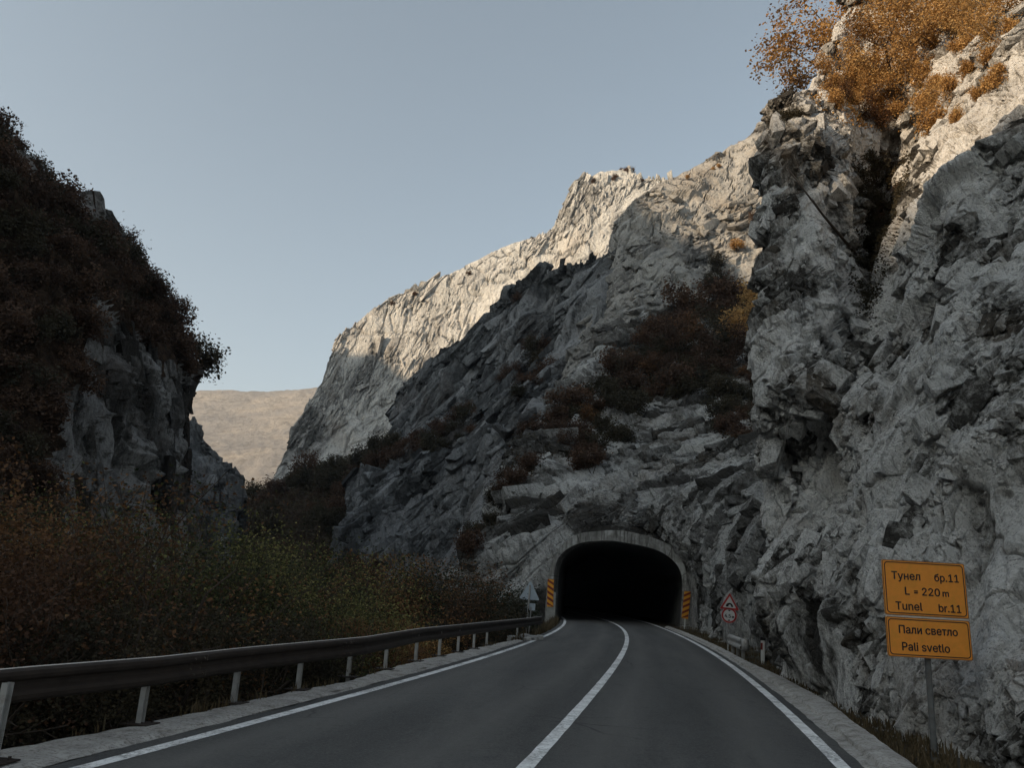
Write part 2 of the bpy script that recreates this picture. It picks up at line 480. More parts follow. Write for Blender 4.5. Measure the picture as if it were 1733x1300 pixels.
def strip(name, fa, fb, y0, y1, z, mat, step=.5, n=1, jit=0, kind=None, parent=None, across=False):
    ys = np.arange(y0, y1+step, step)
    rs = np.random.RandomState(3)
    a, b = fa(ys), fb(ys)
    if jit: a = a + rs.uniform(-jit, jit, len(ys)); b = b + rs.uniform(-jit, jit, len(ys))
    V = []
    for i in range(n+1):
        t = i/n
        V.append(np.stack([a*(1-t)+b*t, ys, np.full(len(ys), z)], 1))
    V = np.concatenate(V); m = len(ys)
    Fc = [(i*m+j, (i+1)*m+j, (i+1)*m+j+1, i*m+j+1) for i in range(n) for j in range(m-1)]
    o = mesh_np(name, V, np.array(Fc), mat, parent=parent)
    if across:
        a_ = o.data.attributes.new('across', 'FLOAT', 'POINT'); a_.data.foreach_set('value', np.repeat(np.arange(n+1)/n, m).astype(np.float32))
    return tagit(o, kind=kind or 'structure')

# ground: one sheet to the horizon
def axis(lo, hi, step, far):
    a = list(np.arange(lo, hi+step, step)); d = step
    while a[-1] < far: d *= 1.25; a.append(a[-1]+d)
    d = step
    while a[0] > -far: d *= 1.25; a.insert(0, a[0]-d)
    return np.array(a)
gx = axis(-26, 20, .5, 2900); gy = axis(-20, 66, .6, 2900)
GX, GY = np.meshgrid(gx, gy)
def ground_z(x, y):
    dl = xv(np.clip(y, -40, 62)) - x
    z = -0.05 - 6.0*np.clip((dl-.05)/7.0, 0, 1)**.8
    zf = np.clip((y-46)/8, 0, 1)*np.clip(1-dl/2.5, 0, 1)
    z = z*(1-zf) + (-.03)*zf
    far = np.clip((np.hypot(x, y)-300)/900, 0, 1)
    return np.where(dl > 0, z, -0.05) - far*12
GZ = ground_z(GX, GY)
nz = fbm(np.stack([GX.ravel()*.35, GY.ravel()*.35, GX.ravel()*0], 1), 4, 5).reshape(GX.shape)
left = np.clip((xv(np.clip(GY, -40, 62))-GX-.3)/1.5, 0, 1)
GZ = GZ + nz*.35*left
ny_, nx_ = GX.shape
idx = np.arange(ny_*nx_).reshape(ny_, nx_)
quads = lambda ix: np.stack([ix[:-1, :-1], ix[:-1, 1:], ix[1:, 1:], ix[1:, :-1]], -1).reshape(-1, 4)
g = mesh_np('ground', np.stack([GX, GY, GZ], -1).reshape(-1, 3), quads(idx), MT['ground'], smooth=True)
tagit(g, kind='structure')
strip('road', lambda y: xl(y)-.32, lambda y: xr(y)+.28, -25, 150, 0, MT['road'], n=12, across=True)
lw = .085
strip('road_edge_line', lambda y: xl(y)-lw, lambda y: xl(y)+lw, -25, 120, .004, MT['paint'], .25, jit=.004)
strip('road_centre_line', lambda y: xc(y)-lw, lambda y: xc(y)+lw, -25, 120, .004, MT['paint'], .25, jit=.004)
strip('road_edge_line', lambda y: xr(y)-lw, lambda y: xr(y)+lw, -25, 120, .004, MT['paint'], .25, jit=.004)

# ------------------------------------------------------------------ lofted cliffs
def catmull(A, n, wt=None):
    """A (k,...) -> n samples along axis 0, spread over the spans by their weight"""
    k = len(A)
    t = np.linspace(0, k-1, n)
    if wt is not None:
        c = np.r_[0, np.cumsum(wt)]; t = np.interp(np.linspace(0, c[-1], n), c, np.arange(k))
    i = np.minimum(t.astype(int), k-2); f = (t-i).reshape(-1, *([1]*(A.ndim-1)))
    g_ = lambda j: A[np.clip(j, 0, k-1)]
    p0, p1, p2, p3 = g_(i-1), g_(i), g_(i+1), g_(i+2)
    return .5*((2*p1)+(-p0+p2)*f+(2*p0-5*p1+4*p2-p3)*f*f+(-p0+3*p1-3*p2+p3)*f**3)
PATCH = {}
_CUBE = np.array([(x, y, z) for x in (-1, 1) for y in (-1, 1) for z in (-1, 1)], float)
def block_templates(n=16, seed=9):
    """angular broken blocks: hulls of sheared, chipped boxes"""
    import bmesh
    rs = np.random.RandomState(seed); out = []
    for k in range(n):
        pts = []
        for c in _CUBE:
            j = c*rs.uniform(.62, 1.05, 3)
            if rs.rand() < .45:                       # a chipped corner
                for ax in range(3):
                    e = j.copy(); e[ax] *= rs.uniform(.25, .7); pts.append(e)
            else: pts.append(j)
        bm = bmesh.new()
        for q in pts: bm.verts.new(q)
        r = bmesh.ops.convex_hull(bm, input=bm.verts)
        bmesh.ops.triangulate(bm, faces=bm.faces)
        bm.verts.index_update(); used = sorted({v.index for f_ in bm.faces for v in f_.verts}); mp = {u: i for i, u in enumerate(used)}
        V = np.array([v.co for v in bm.verts])[used]; Fc = np.array([[mp[v.index] for v in f_.verts] for f_ in bm.faces])
        out.append((V, Fc)); bm.free()
    return out
TEMPL = block_templates()
def blocks(rs, P, N, tone, rough, m, ang, spec, elong, skip, tilt):
    """broken blocks half sunk in a cliff; spec: (count, size in pattern units, spread, flatness)"""
    Vs, Fs, Ts = [], [], []; base = 0
    for cnt, size, spread, flat in spec:
        w = np.clip(rough, .05, None)**2.2 if size < 24 else np.clip(rough, .2, None)**1.3
        w = w/w.sum()
        idx = rs.choice(len(P), cnt, p=w)
        sz = size*np.clip(np.exp(rs.normal(0, spread, cnt)), .4, 1.8)*np.clip(rough[idx], .5, 1.25)
        pos = P[idx]; n = N[idx]
        mm = m*np.sqrt(np.clip(pos[:, 1], 4, None)/F/m)
        keep = np.ones(cnt, bool) if skip is None else ~skip(pos, sz*mm)
        pos, n, sz, mm, ix = pos[keep], n[keep], sz[keep], mm[keep], idx[keep]; c = len(pos)
        b = np.tile(np.array([math.sin(ang), 0, math.cos(ang)]), (c, 1)) + rs.normal(0, .16, (c, 3))
        b -= n*np.sum(b*n, 1, keepdims=True)*.8; b /= np.linalg.norm(b, axis=1, keepdims=True)
        t = np.cross(b, n); t /= np.linalg.norm(t, axis=1, keepdims=True); n2 = np.cross(t, b)
        tw_ = .55 + rs.normal(0, .28, c); ct, st = np.cos(tw_)[:, None], np.sin(tw_)[:, None]
        t, n2 = t*ct+n2*st, n2*ct-t*st
        ti_ = rs.normal(tilt, .24 if tilt < -.2 else .14, c); ct, st = np.cos(ti_)[:, None], np.sin(ti_)[:, None]
        b, n2 = b*ct+n2*st, n2*ct-b*st
        sx = sz*mm*.5*rs.uniform(.7, 1.2, c); sy = sz*mm*.5*elong*rs.uniform(.6, 1.3, c); sn = sz*mm*.5*flat*rs.uniform(.6, 1.2, c)
        pos = pos - n*(sn*rs.uniform(.25, .95, c))[:, None]
        kt = rs.randint(0, len(TEMPL), c)
        tn = np.clip(tone[ix]*.74+rs.uniform(0, 1, c)*.26, 0, 1)
        for k, (TV, TF) in enumerate(TEMPL):
            j = np.where(kt == k)[0]
            if not len(j): continue
            W_ = (pos[j][:, None]+TV[None, :, 0:1]*(t[j]*sx[j][:, None])[:, None]+TV[None, :, 1:2]*(b[j]*sy[j][:, None])[:, None]+TV[None, :, 2:3]*(n2[j]*sn[j][:, None])[:, None])
            Vs.append(W_.reshape(-1, 3))
            Fs.append((TF[None]+(base+np.arange(len(j))*len(TV))[:, None, None]).reshape(-1, 3)); base += len(j)*len(TV)
            Ts.append(np.repeat(tn[j], len(TV)))
    return np.concatenate(Vs), np.concatenate(Fs), np.concatenate(Ts)
def cliff(name, rows, nu, nv, mat, m, amp=1.0, ang=0.0, elong=2.0, top_back=None, side_back=None, side_right=None, damp=None, cut=None, label=None, seed=0, bulge=None, macro=1.0, kind='structure', foot=None, edge=0, extra=None, spec=None, belong=1.6, skip=None, soil=None, tilt=-.28, joint=1.0):
    """rows: top to bottom, each a list of points in space; the surface through them is broken into rock"""
    G = np.array(rows, float)
    if foot is not None:
        lo = G[-1].copy(); lo[:, 2] = foot; lo[:, 1] -= 1.0
        G = np.concatenate([G, lo[None]])
    if top_back:
        tbv = np.array([top_back[0], top_back[1], 0.]) if isinstance(top_back, tuple) else np.array([0, top_back, 0.]); tl_ = np.linalg.norm(tbv); Z1 = np.array([0, 0, tl_])
        up = G[0] + tbv - Z1*.12; mid = G[0] + tbv*.25 + Z1*.01; mi2 = G[0] + tbv*.06 + Z1*.006
        G = np.concatenate([up[None], mid[None], mi2[None], G])
    if side_back:
        sb = np.array([side_back[0], side_back[1], 0.])
        G = np.concatenate([G[:, :1]+sb, G[:, :1]+sb*.3, G[:, :1]+sb*.07, G], 1)
    if side_right:
        sb = np.array([side_right[0], side_right[1], 0.])
        G = np.concatenate([G, G[:, -1:]+sb*.07, G[:, -1:]+sb*.3, G[:, -1:]+sb], 1)
    def spans(Ga):
        a, b = Ga[:-1].reshape(-1, 3), Ga[1:].reshape(-1, 3)
        dep = np.clip((a[:, 1]+b[:, 1])/2, 4, None)/F
        l3 = np.linalg.norm(a-b, axis=1)/dep
        xa, ya = proj(np.maximum(a, [-1e9, 2, -1e9])); xb, yb = proj(np.maximum(b, [-1e9, 2, -1e9]))
        w_ = np.minimum(np.hypot(xa-xb, ya-yb), 400) + .4*np.minimum(l3, 1200)
        return w_.reshape(len(Ga)-1, -1).mean(1)
    wv_s, wu_s = spans(G), spans(np.swapaxes(G, 0, 1))
    P = catmull(G, nv, wv_s)
    P = np.swapaxes(catmull(np.swapaxes(P, 0, 1), nu, wu_s), 0, 1)
    du = np.gradient(P, axis=1); dv = np.gradient(P, axis=0)
    N = np.cross(du, dv); N /= np.linalg.norm(N, axis=-1, keepdims=True)+1e-9
    flip = np.sum(N*(CAM-P), -1).mean() < 0
    if flip: N = -N
    p = P.reshape(-1, 3); nn = N.reshape(-1, 3)
    ca, sa = math.cos(ang), math.sin(ang)
    q = np.stack([p[:, 0]*ca - p[:, 2]*sa, p[:, 1], (p[:, 0]*sa + p[:, 2]*ca)/elong], 1)/m + seed*31.7
    wv = np.stack([fbm(q/45, 3, 11+seed), fbm(q/45, 3, 21+seed), fbm(q/45, 3, 31+seed)], 1)
    # each size of block breaks along its own turned axes
    def turn(v, t): c_, s_ = math.cos(t), math.sin(t); return np.stack([v[:, 0]*c_-v[:, 2]*s_, v[:, 1], v[:, 0]*s_+v[:, 2]*c_], 1)
    qw = q + wv*5
    f0, t0 = facet(turn(qw, .2)/150, 30+seed, 16); f1, t1 = facet(turn(qw, -.3)/64, 40+seed); f2, t2 = facet(turn(qw, .5)/27, 50+seed, 20)
    big = fbm(q/170, 4, 80+seed)
    rough = np.clip(.70+1.55*fbm(q/80, 4, 85+seed), .06, 1.8)       # some faces are smooth, others shattered
    d = macro*(22*big + 36*f0 + 30*f1) + (.35+.65*rough)*12*f2*(.4+.6*macro) + fbm(q/9, 4, 95+seed)*2.0
    qj = np.stack([q[:, 0]/34, q[:, 1]/34, q[:, 2]/150], 1)
    j1 = fbm(qj+wv*.12, 3, 120+seed, .4); j2 = fbm(np.stack([q[:, 0]/110, q[:, 1]/70, q[:, 2]/26], 1), 3, 130+seed, .4)
    d -= joint*(13*np.exp(-(j1/.045)**2) + 8*np.exp(-(j2/.04)**2))
    tone = np.clip(.40*t1+.38*t2+.22*t0 - .18*(rough-.8), 0, 1)
    sh = np.stack([wv[:, 1]*3, wv[:, 2]*3, fbm(q/15, 3, 99+seed)*2.5], 1)
    k = np.ones(len(p)) if damp is None else damp(p)
    if edge:
        cw = np.r_[0, np.cumsum(wu_s)]; cw /= cw[-1]
        uu = np.tile(np.linspace(0, 1, nu), nv)
        k = k*np.clip(.3+(1-edge-uu)/.12, .3, 1) if edge > 0 else k*np.clip(.3+(uu+edge)/.12, .3, 1)
    if extra is not None: d = d + extra(p)/(m*amp)
    off = (nn*d[:, None] + sh*.6)*m*amp*k[:, None]
    p = p + off
    ix = np.arange(nv*nu).reshape(nv, nu)
    Q = quads(ix)
    if flip: Q = Q[:, ::-1]
    if cut is not None:
        bad = cut(p); Q = Q[~bad[Q].all(1)]
    Q3 = np.concatenate([Q[:, [0, 1, 2]], Q[:, [0, 2, 3]]]); Vall, Tall = p, tone
    if spec:
        rsb = np.random.RandomState(1000+seed)
        px, py = proj(np.maximum(p, [-1e9, 2, -1e9])); vis = np.where((p[:, 1] > 3) & (px > -150) & (px < 1880) & (py > -200) & (py < 1400))[0]
        BV, BF, BT = blocks(rsb, p[vis], nn[vis], tone[vis], rough[vis], m, ang, spec, belong, skip, tilt)
        Q3 = np.concatenate([Q3, BF+len(p)]); Vall = np.concatenate([p, BV]); Tall = np.concatenate([tone, BT])
    fm = None; mats = mat
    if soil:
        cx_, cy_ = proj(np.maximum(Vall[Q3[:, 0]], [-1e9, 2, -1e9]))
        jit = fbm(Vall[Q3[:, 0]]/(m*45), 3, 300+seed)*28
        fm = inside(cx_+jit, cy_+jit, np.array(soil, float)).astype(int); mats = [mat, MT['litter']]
    o = mesh_np(name, Vall, Q3, mats, fm, smooth=False)
    ta = o.data.attributes.new('tone', 'FLOAT', 'POINT'); ta.data.foreach_set('value', Tall.astype(np.float32))
    tagit(o, label=label, kind=kind)
    px, py = proj(p)
    PATCH[seed] = dict(P=p, N=nn, px=px, py=py, obj=o)
    return o
A = lambda r: [at(*q) for q in r]

LWOOD = [(-900, -600), (-60, 150), (55, 292), (145, 355), (222, 420), (276, 492), (350, 590), (340, 650), (285, 612), (235, 575), (165, 500), (145, 600), (120, 660), (100, 760), (85, 900), (-900, 900)]
# tunnel mouth frame
pL, pR = at(933, 1050, 57.0), at(1150, 1064, 54.6)
T_O = np.array([pL[0], pL[1], 0]); T_X = pR-pL; T_X[2] = 0; T_W = np.linalg.norm(T_X); T_X /= T_W
T_N = np.array([T_X[1], -T_X[0], 0])           # out of the rock, towards the camera
def tplane(px, py):
    d = ray(px, py); t = np.dot(T_O-CAM, T_N)/np.dot(d, T_N)
    q = CAM+d*t-T_O
    return (np.dot(q, T_X), q[2])
inner = [tplane(*q) for q in [(934, 1056), (936, 1010), (938, 977), (942, 953), (952, 937), (967, 926), (986, 919), (1011, 916), (1038, 916), (1064, 920), (1090, 925), (1118, 934), (1139, 949), (1151, 966), (1155, 990), (1153, 1030), (1150, 1072)]]
outer = [tplane(*q) for q in [(922, 1056), (925, 1010), (929, 976), (934, 954), (945, 933), (960, 916), (982, 903.5), (1011, 900), (1038, 898), (1064, 900.5), (1092, 907), (1122, 917), (1148, 932), (1164, 953), (1169, 985), (1168, 1030), (1166, 1072)]]
def smooth_line(a, n=60): return catmull(np.array(a), n)
inn, out_ = smooth_line(inner), smooth_line(outer)
for a in (inn, out_): a[0, 1] = a[-1, 1] = -.2
def tw(u, z, d): return T_O + T_X*u + np.array([0, 0, 1.])*z + T_N*d
def tlocal(p):
    q = p-T_O
    return q@T_X, p[:, 2], q@T_N
def inside(u, z, poly):
    n = len(poly); r = np.zeros(len(u), bool); j = n-1
    for i in range(n):
        xi, yi = poly[i]; xj, yj = poly[j]
        c = ((yi > z) != (yj > z)) & (u < (xj-xi)*(z-yi)/(yj-yi+1e-12)+xi)
        r ^= c; j = i
    return r
mid_poly = (inn*.35+out_*.65); mid_poly = np.concatenate([[[mid_poly[0, 0], -5]], mid_poly, [[mid_poly[-1, 0], -5]]])
def t_damp(p):
    u, z, d = tlocal(p)
    cx, cz = (inn[:, 0].min()+inn[:, 0].max())/2, 2.0
    rr = np.sqrt(((u-cx)/5.6)**2 + ((z-cz)/5.0)**2)
    base = np.clip(.15+(rr-1.0)/.8, .12, 1)
    return base*np.clip(.25+p[:, 2]/3, .25, 1)
def kerb_skip(pos, size): return (pos[:, 2] < 2.0) & (pos[:, 0] < xk(pos[:, 1])+size*.75+.25) & (pos[:, 0] > 2)
def t_skip(pos, size):
    u, z, d = tlocal(pos)
    cx = (inn[:, 0].min()+inn[:, 0].max())/2
    rr = np.sqrt(((u-cx)/(5.6+size*.9))**2 + ((z-1.6)/(5.2+size*.9))**2)
    return ((rr < 1) & (np.abs(d) < 10)) | ((pos[:, 2] < size*.4) & (size > .5)) | kerb_skip(pos, size)
def t_cut(p):
    u, z, d = tlocal(p)
    return inside(u, z, mid_poly) & (np.abs(d) < 9)
g3 = lambda px, py: gnd(px, py, -.02)
def saw(t): f = t-np.floor(t); return np.where(f < .78, f/.78, (1-f)/.22)
def ribs(p):
    """tilted beds left of and above the tunnel"""
    n1 = fbm(p/9.0, 3, 201); c, s_ = math.cos(.9), math.sin(.9)
    t = (p[:, 0]*s_ - p[:, 2]*c)/3.1 + n1*.55
    u, z, dd = tlocal(p)
    k_ = np.clip((1.5-u)/5, 0, 1)*np.clip((62-p[:, 2])/20, 0, 1)
    return -(saw(t)-.5)*2.0*k_
def flutes(sp_, amp_, ang_, sd):
    def f(p):
        c, s_ = math.cos(ang_), math.sin(ang_)
        t = (p[:, 0]*c - p[:, 2]*s_)/sp_ + fbm(p/(sp_*2.5), 3, sd)*.9
        return (saw(t)-.5)*amp_ + (saw(t*2.7+.3)-.5)*amp_*.35
    return f
rows = [
 A([(985, 650, 92), (1040, 575, 98), (1090, 535, 102), (1150, 518, 104), (1200, 512, 105), (1250, 510, 105), (1310, 510, 105), (1360, 510, 104), (1420, 510, 104)]),
 A([(925, 705, 80), (985, 665, 86), (1050, 645, 89), (1110, 640, 89), (1170, 640, 88), (1240, 640, 86), (1320, 640, 82), (1375, 640, 80), (1420, 640, 78)]),
 A([(880, 770, 70), (940, 745, 73), (1000, 735, 75), (1070, 738, 73), (1130, 742, 71), (1200, 742, 67), (1290, 740, 58), (1345, 740, 54), (1400, 740, 50)]),
 A([(830, 850, 63), (885, 830, 63), (945, 822, 62), (1010, 820, 61), (1075, 822, 60), (1140, 828, 57.5), (1235, 835, 47), (1295, 835, 40), (1360, 835, 31)]),
 A([(790, 930, 60), (845, 915, 58.5), (900, 902, 57.5), (955, 885, 57.4), (1040, 880, 56.7), (1120, 895, 55.4), (1205, 920, 43.5), (1268, 920, 35), (1345, 920, 26)]),
 A([(760, 1000, 58), (825, 1000, 57.5), (880, 1000, 57.2), (928, 990, 57.2), (1040, 985, 56), (1162, 985, 54.6), (1215, 1005, 39), (1277, 1008, 31.5), (1345, 1020, 23)]),
 A([(740, 1070, 57), (820, 1058, 57.5), (880, 1050, 57.3)]) + [at(926, 1053, 57.3), at(1040, 1062, 56), at(1163, 1066, 54.6), g3(1226, 1087), g3(1292, 1105), g3(1348, 1146)],
 A([(730, 1120, 57), (820, 1100, 57.3), (880, 1080, 57.1), (926, 1075, 57.1), (1040, 1090, 55.8)]) + [at(1166, 1085, 54.3), gnd(1226, 1087, -.02)+np.array([0, 0, -.9]), gnd(1292, 1105, -.02)+np.array([0, 0, -.9]), gnd(1348, 1146, -.02)+np.array([0, 0, -.9])],
]
cliff('rock_face', rows, 420, 460, MT['rock_tunnel'], .036, .8, .75, 2.2, damp=t_damp, cut=t_cut, seed=1, macro=.7, extra=ribs, spec=[(2500, 22, .4, .8), (12000, 11, .4, .8), (30000, 5.5, .4, .85)], belong=1.9, tilt=-.205, skip=t_skip,
      label='grey rock face pierced by the road tunnel')

# near right cliff
base = [(1328, 1148), (1362, 1163), (1410, 1187), (1464, 1216), (1520, 1240), (1582, 1262), (1698, 1300), (1900, 1385), (2400, 1560)]
rows = [
 A([(1520, -250, 38), (1560, -250, 37), (1600, -250, 36), (1650, -250, 34), (1700, -250, 31), (1760, -260, 27), (1850, -280, 22), (2000, -320, 18), (2400, -500, 13)]),
 A([(1440, 0, 31), (1480, 0, 31), (1520, 0, 30.5), (1570, 0, 29), (1620, 0, 27), (1690, 0, 23), (1780, -10, 19), (1960, -30, 15), (2400, -120, 10)]),
 A([(1372, 150, 26.5), (1410, 140, 27), (1460, 140, 27.5), (1520, 130, 27), (1580, 120, 25), (1650, 110, 21), (1750, 100, 17), (1930, 80, 13.5), (2400, 20, 9)]),
 A([(1320, 205, 23), (1365, 195, 23), (1420, 205, 24), (1480, 230, 26.5), (1545, 240, 26), (1610, 220, 20), (1720, 200, 15.5), (1920, 180, 12.5), (2400, 130, 8.5)]),
 A([(1304, 350, 21.5), (1350, 350, 21), (1410, 350, 22), (1475, 350, 27), (1530, 350, 25), (1582, 350, 16.6), (1700, 340, 14), (1910, 320, 11.8), (2400, 300, 8)]),
 A([(1297, 510, 20.5), (1340, 510, 20), (1400, 505, 20.6), (1460, 500, 24), (1510, 500, 20.5), (1556, 500, 15.2), (1690, 490, 12.8), (1900, 480, 11.2), (2400, 470, 7.6)]),
 A([(1283, 650, 19.5), (1325, 650, 18.2), (1390, 650, 17.6), (1440, 650, 18.4), (1490, 650, 15.8), (1550, 650, 14), (1680, 640, 12), (1900, 640, 10.6), (2400, 650, 7.2)]),
 A([(1293, 755, 19.5), (1335, 755, 19.4), (1395, 755, 18.9), (1440, 750, 16.5), (1490, 750, 14.8), (1550, 750, 13.3), (1680, 750, 11.5), (1900, 760, 10.2), (2400, 800, 7)]),
 A([(1307, 900, 18.9), (1345, 900, 18.2), (1400, 900, 16.7), (1440, 905, 15.4), (1490, 905, 14), (1550, 910, 12.7), (1680, 915, 11.2), (1900, 940, 9.7), (2400, 1020, 6.8)]),
 A([(1312, 1040, 18.6), (1352, 1050, 17.6), (1402, 1055, 15.9), (1450, 1060, 14.4), (1505, 1070, 13), (1565, 1080, 11.9), (1690, 1110, 10.3), (1900, 1170, 8.7), (2400, 1300, 6.4)]),
 [gnd(*q, -.02) for q in base],
 [gnd(*q, -.02)+np.array([-.1, -.1, -.9]) for q in base],
]
def r_damp(p): return np.clip(.3+p[:, 2]/2.2, .3, 1)
cliff('rock_face', rows, 640, 900, MT['rock_near'], .0165, .9, .42, 1.7, side_back=(5, 9), damp=r_damp, seed=2, macro=.8, spec=[(1500, 25, .35, .75), (10000, 13, .4, .85), (50000, 6, .4, .9)], belong=1.7, skip=lambda pos, size: ((pos[:, 2] < size*.3) & (size > .3)) | kerb_skip(pos, size),
      label='tall craggy grey cliff beside the road behind the yellow sign')

# pale slab cliff above the tunnel
rows = [
 A([(1043, 425, 120), (1052, 378, 122), (1082, 334, 124), (1125, 310, 127), (1185, 281, 130), (1225, 264, 132), (1265, 243, 133), (1320, 208, 133), (1420, 160, 133)]),
 A([(1036, 470, 114), (1050, 450, 114), (1090, 425, 114), (1135, 402, 116), (1185, 390, 119), (1230, 385, 120), (1270, 380, 120), (1330, 370, 118), (1420, 360, 116)]),
 A([(1015, 540, 106), (1045, 530, 105), (1090, 520, 105), (1135, 510, 106), (1185, 500, 108), (1230, 490, 109), (1280, 490, 109), (1340, 490, 108), (1420, 480, 106)]),
 A([(980, 625, 98), (1020, 620, 97), (1070, 620, 98), (1120, 620, 99), (1180, 610, 100), (1240, 600, 101), (1290, 600, 101), (1350, 600, 100), (1420, 600, 99)]),
 A([(930, 740, 92), (980, 740, 93), (1040, 740, 94), (1100, 740, 95), (1170, 740, 95), (1240, 740, 95), (1290, 740, 95), (1350, 740, 95), (1420, 740, 95)]),
]
cliff('rock_face', rows, 300, 340, MT['rock_mid'], .085, .62, .55, 1.8, top_back=60, side_back=(-3, 22), seed=3, macro=.45, spec=[(700, 15, .4, .5), (5000, 6.5, .4, .6)], belong=1.8,
      label='pale slab cliff high above the tunnel with a sunlit crest')
# dark mass left of the slab
rows = [
 A([(688, 672, 170), (732, 630, 164), (790, 577, 158), (840, 522, 154), (880, 492, 150), (945, 462, 145), (1000, 448, 138), (1050, 434, 130), (1100, 428, 128)]),
 A([(672, 715, 162), (720, 682, 156), (775, 642, 150), (830, 602, 146), (880, 572, 140), (935, 542, 134), (985, 522, 127), (1030, 507, 119), (1080, 502, 117)]),
 A([(655, 765, 156), (700, 742, 150), (750, 717, 144), (805, 682, 138), (850, 652, 132), (900, 622, 126), (945, 602, 118), (990, 587, 110), (1030, 580, 106)]),
 A([(600, 815, 150), (660, 795, 142), (730, 772, 134), (790, 752, 124), (840, 722, 115), (880, 692, 106), (920, 662, 99), (960, 652, 96), (1000, 640, 95)]),
 A([(580, 930, 140), (640, 900, 130), (720, 880, 118), (780, 860, 105), (830, 830, 92), (880, 800, 84), (930, 760, 82), (960, 750, 84), (1000, 740, 86)]),
]
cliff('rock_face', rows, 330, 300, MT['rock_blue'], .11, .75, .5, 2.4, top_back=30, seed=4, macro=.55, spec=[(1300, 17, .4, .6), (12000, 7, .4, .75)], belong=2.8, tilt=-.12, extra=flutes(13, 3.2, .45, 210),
      label='dark blue grey rock shoulder between the sunlit ridge and the slab')
# sunlit ridge at the back
rows = [
 A([(574, 574, 262), (592, 563, 264), (640, 522, 266), (700, 497, 268), (780, 464, 270), (860, 422, 272), (932, 394, 272), (968, 326, 274), (1010, 299, 276), (1055, 293, 276), (1100, 304, 270), (1180, 310, 262)]),
 A([(555, 630, 256), (590, 620, 257), (640, 605, 258), (700, 590, 258), (780, 550, 258), (860, 500, 258), (930, 465, 258), (975, 410, 260), (1015, 380, 262), (1060, 370, 260), (1110, 370, 252), (1180, 370, 246)]),
 A([(522, 690, 250), (565, 690, 250), (625, 690, 250), (700, 680, 248), (780, 640, 246), (860, 590, 246), (930, 550, 246), (980, 500, 246), (1020, 480, 246), (1060, 470, 244), (1110, 470, 236), (1180, 460, 230)]),
 A([(484, 770, 240), (540, 770, 238), (610, 770, 234), (690, 760, 230), (770, 740, 226), (850, 690, 224), (930, 640, 226), (980, 600, 228), (1020, 580, 228), (1060, 570, 228), (1110, 560, 222), (1180, 560, 215)]),
 A([(448, 850, 232), (520, 850, 226), (600, 850, 220), (690, 850, 214), (770, 840, 210), (850, 790, 208), (930, 740, 210), (980, 700, 210), (1020, 680, 210), (1060, 670, 210), (1110, 660, 205), (1180, 660, 200)]),
 A([(415, 930, 225), (500, 930, 216), (600, 930, 208), (690, 930, 200), (770, 930, 196), (850, 900, 194), (930, 860, 194), (980, 820, 194), (1020, 800, 194), (1060, 800, 194), (1110, 800, 190), (1180, 800, 186)]),
]
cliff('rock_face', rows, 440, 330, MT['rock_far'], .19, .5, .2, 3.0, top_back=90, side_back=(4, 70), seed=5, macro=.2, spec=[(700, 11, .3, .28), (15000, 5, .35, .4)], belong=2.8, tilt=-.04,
      label='far pale cliff ridge lit by low sun along its crest')
# lower rock wall in the gorge
rows = [
 A([(614, 804, 118), (652, 794, 114), (702, 787, 110), (747, 784, 104), (790, 767, 96), (840, 732, 90), (890, 722, 84)]),
 A([(600, 850, 112), (640, 850, 108), (690, 850, 104), (740, 850, 98), (785, 840, 90), (830, 820, 80), (880, 800, 74)]),
 A([(578, 930, 104), (630, 930, 101), (680, 930, 97), (730, 930, 91), (780, 930, 83), (830, 900, 72), (880, 880, 66)]),
 A([(555, 1020, 98), (620, 1020, 95), (680, 1020, 91), (730, 1020, 85), (780, 1010, 78), (830, 1000, 70), (880, 980, 64)]),
]
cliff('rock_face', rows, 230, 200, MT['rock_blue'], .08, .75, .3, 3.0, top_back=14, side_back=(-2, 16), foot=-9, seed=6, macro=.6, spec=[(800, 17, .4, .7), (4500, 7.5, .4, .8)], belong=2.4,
      label='low dark rock wall above the bushes left of the tunnel')
# wooded slope closing the gorge
rows = [
 A([(330, 900, 225), (385, 872, 218), (412, 852, 212), (460, 838, 206), (510, 818, 198), (570, 802, 190), (640, 773, 178), (720, 742, 165), (800, 700, 150)]),
 A([(330, 930, 190), (385, 915, 180), (420, 905, 172), (470, 890, 165), (515, 880, 158), (575, 868, 152), (640, 850, 144), (720, 820, 136), (800, 780, 126)]),
 A([(330, 970, 150), (385, 965, 142), (420, 955, 136), (470, 945, 130), (515, 940, 126), (575, 930, 122), (640, 920, 118), (720, 900, 112), (800, 880, 104)]),
 A([(320, 1030, 110), (385, 1030, 104), (420, 1025, 100), (470, 1020, 96), (515, 1015, 94), (575, 1010, 92), (640, 1005, 90), (720, 1000, 86), (800, 990, 82)]),
]
cliff('wooded_slope', rows, 260, 150, MT['litter'], .12, .6, .3, 1.5, top_back=50, foot=-9, seed=7, label='shaded slope at the end of the gorge under brown woodland')
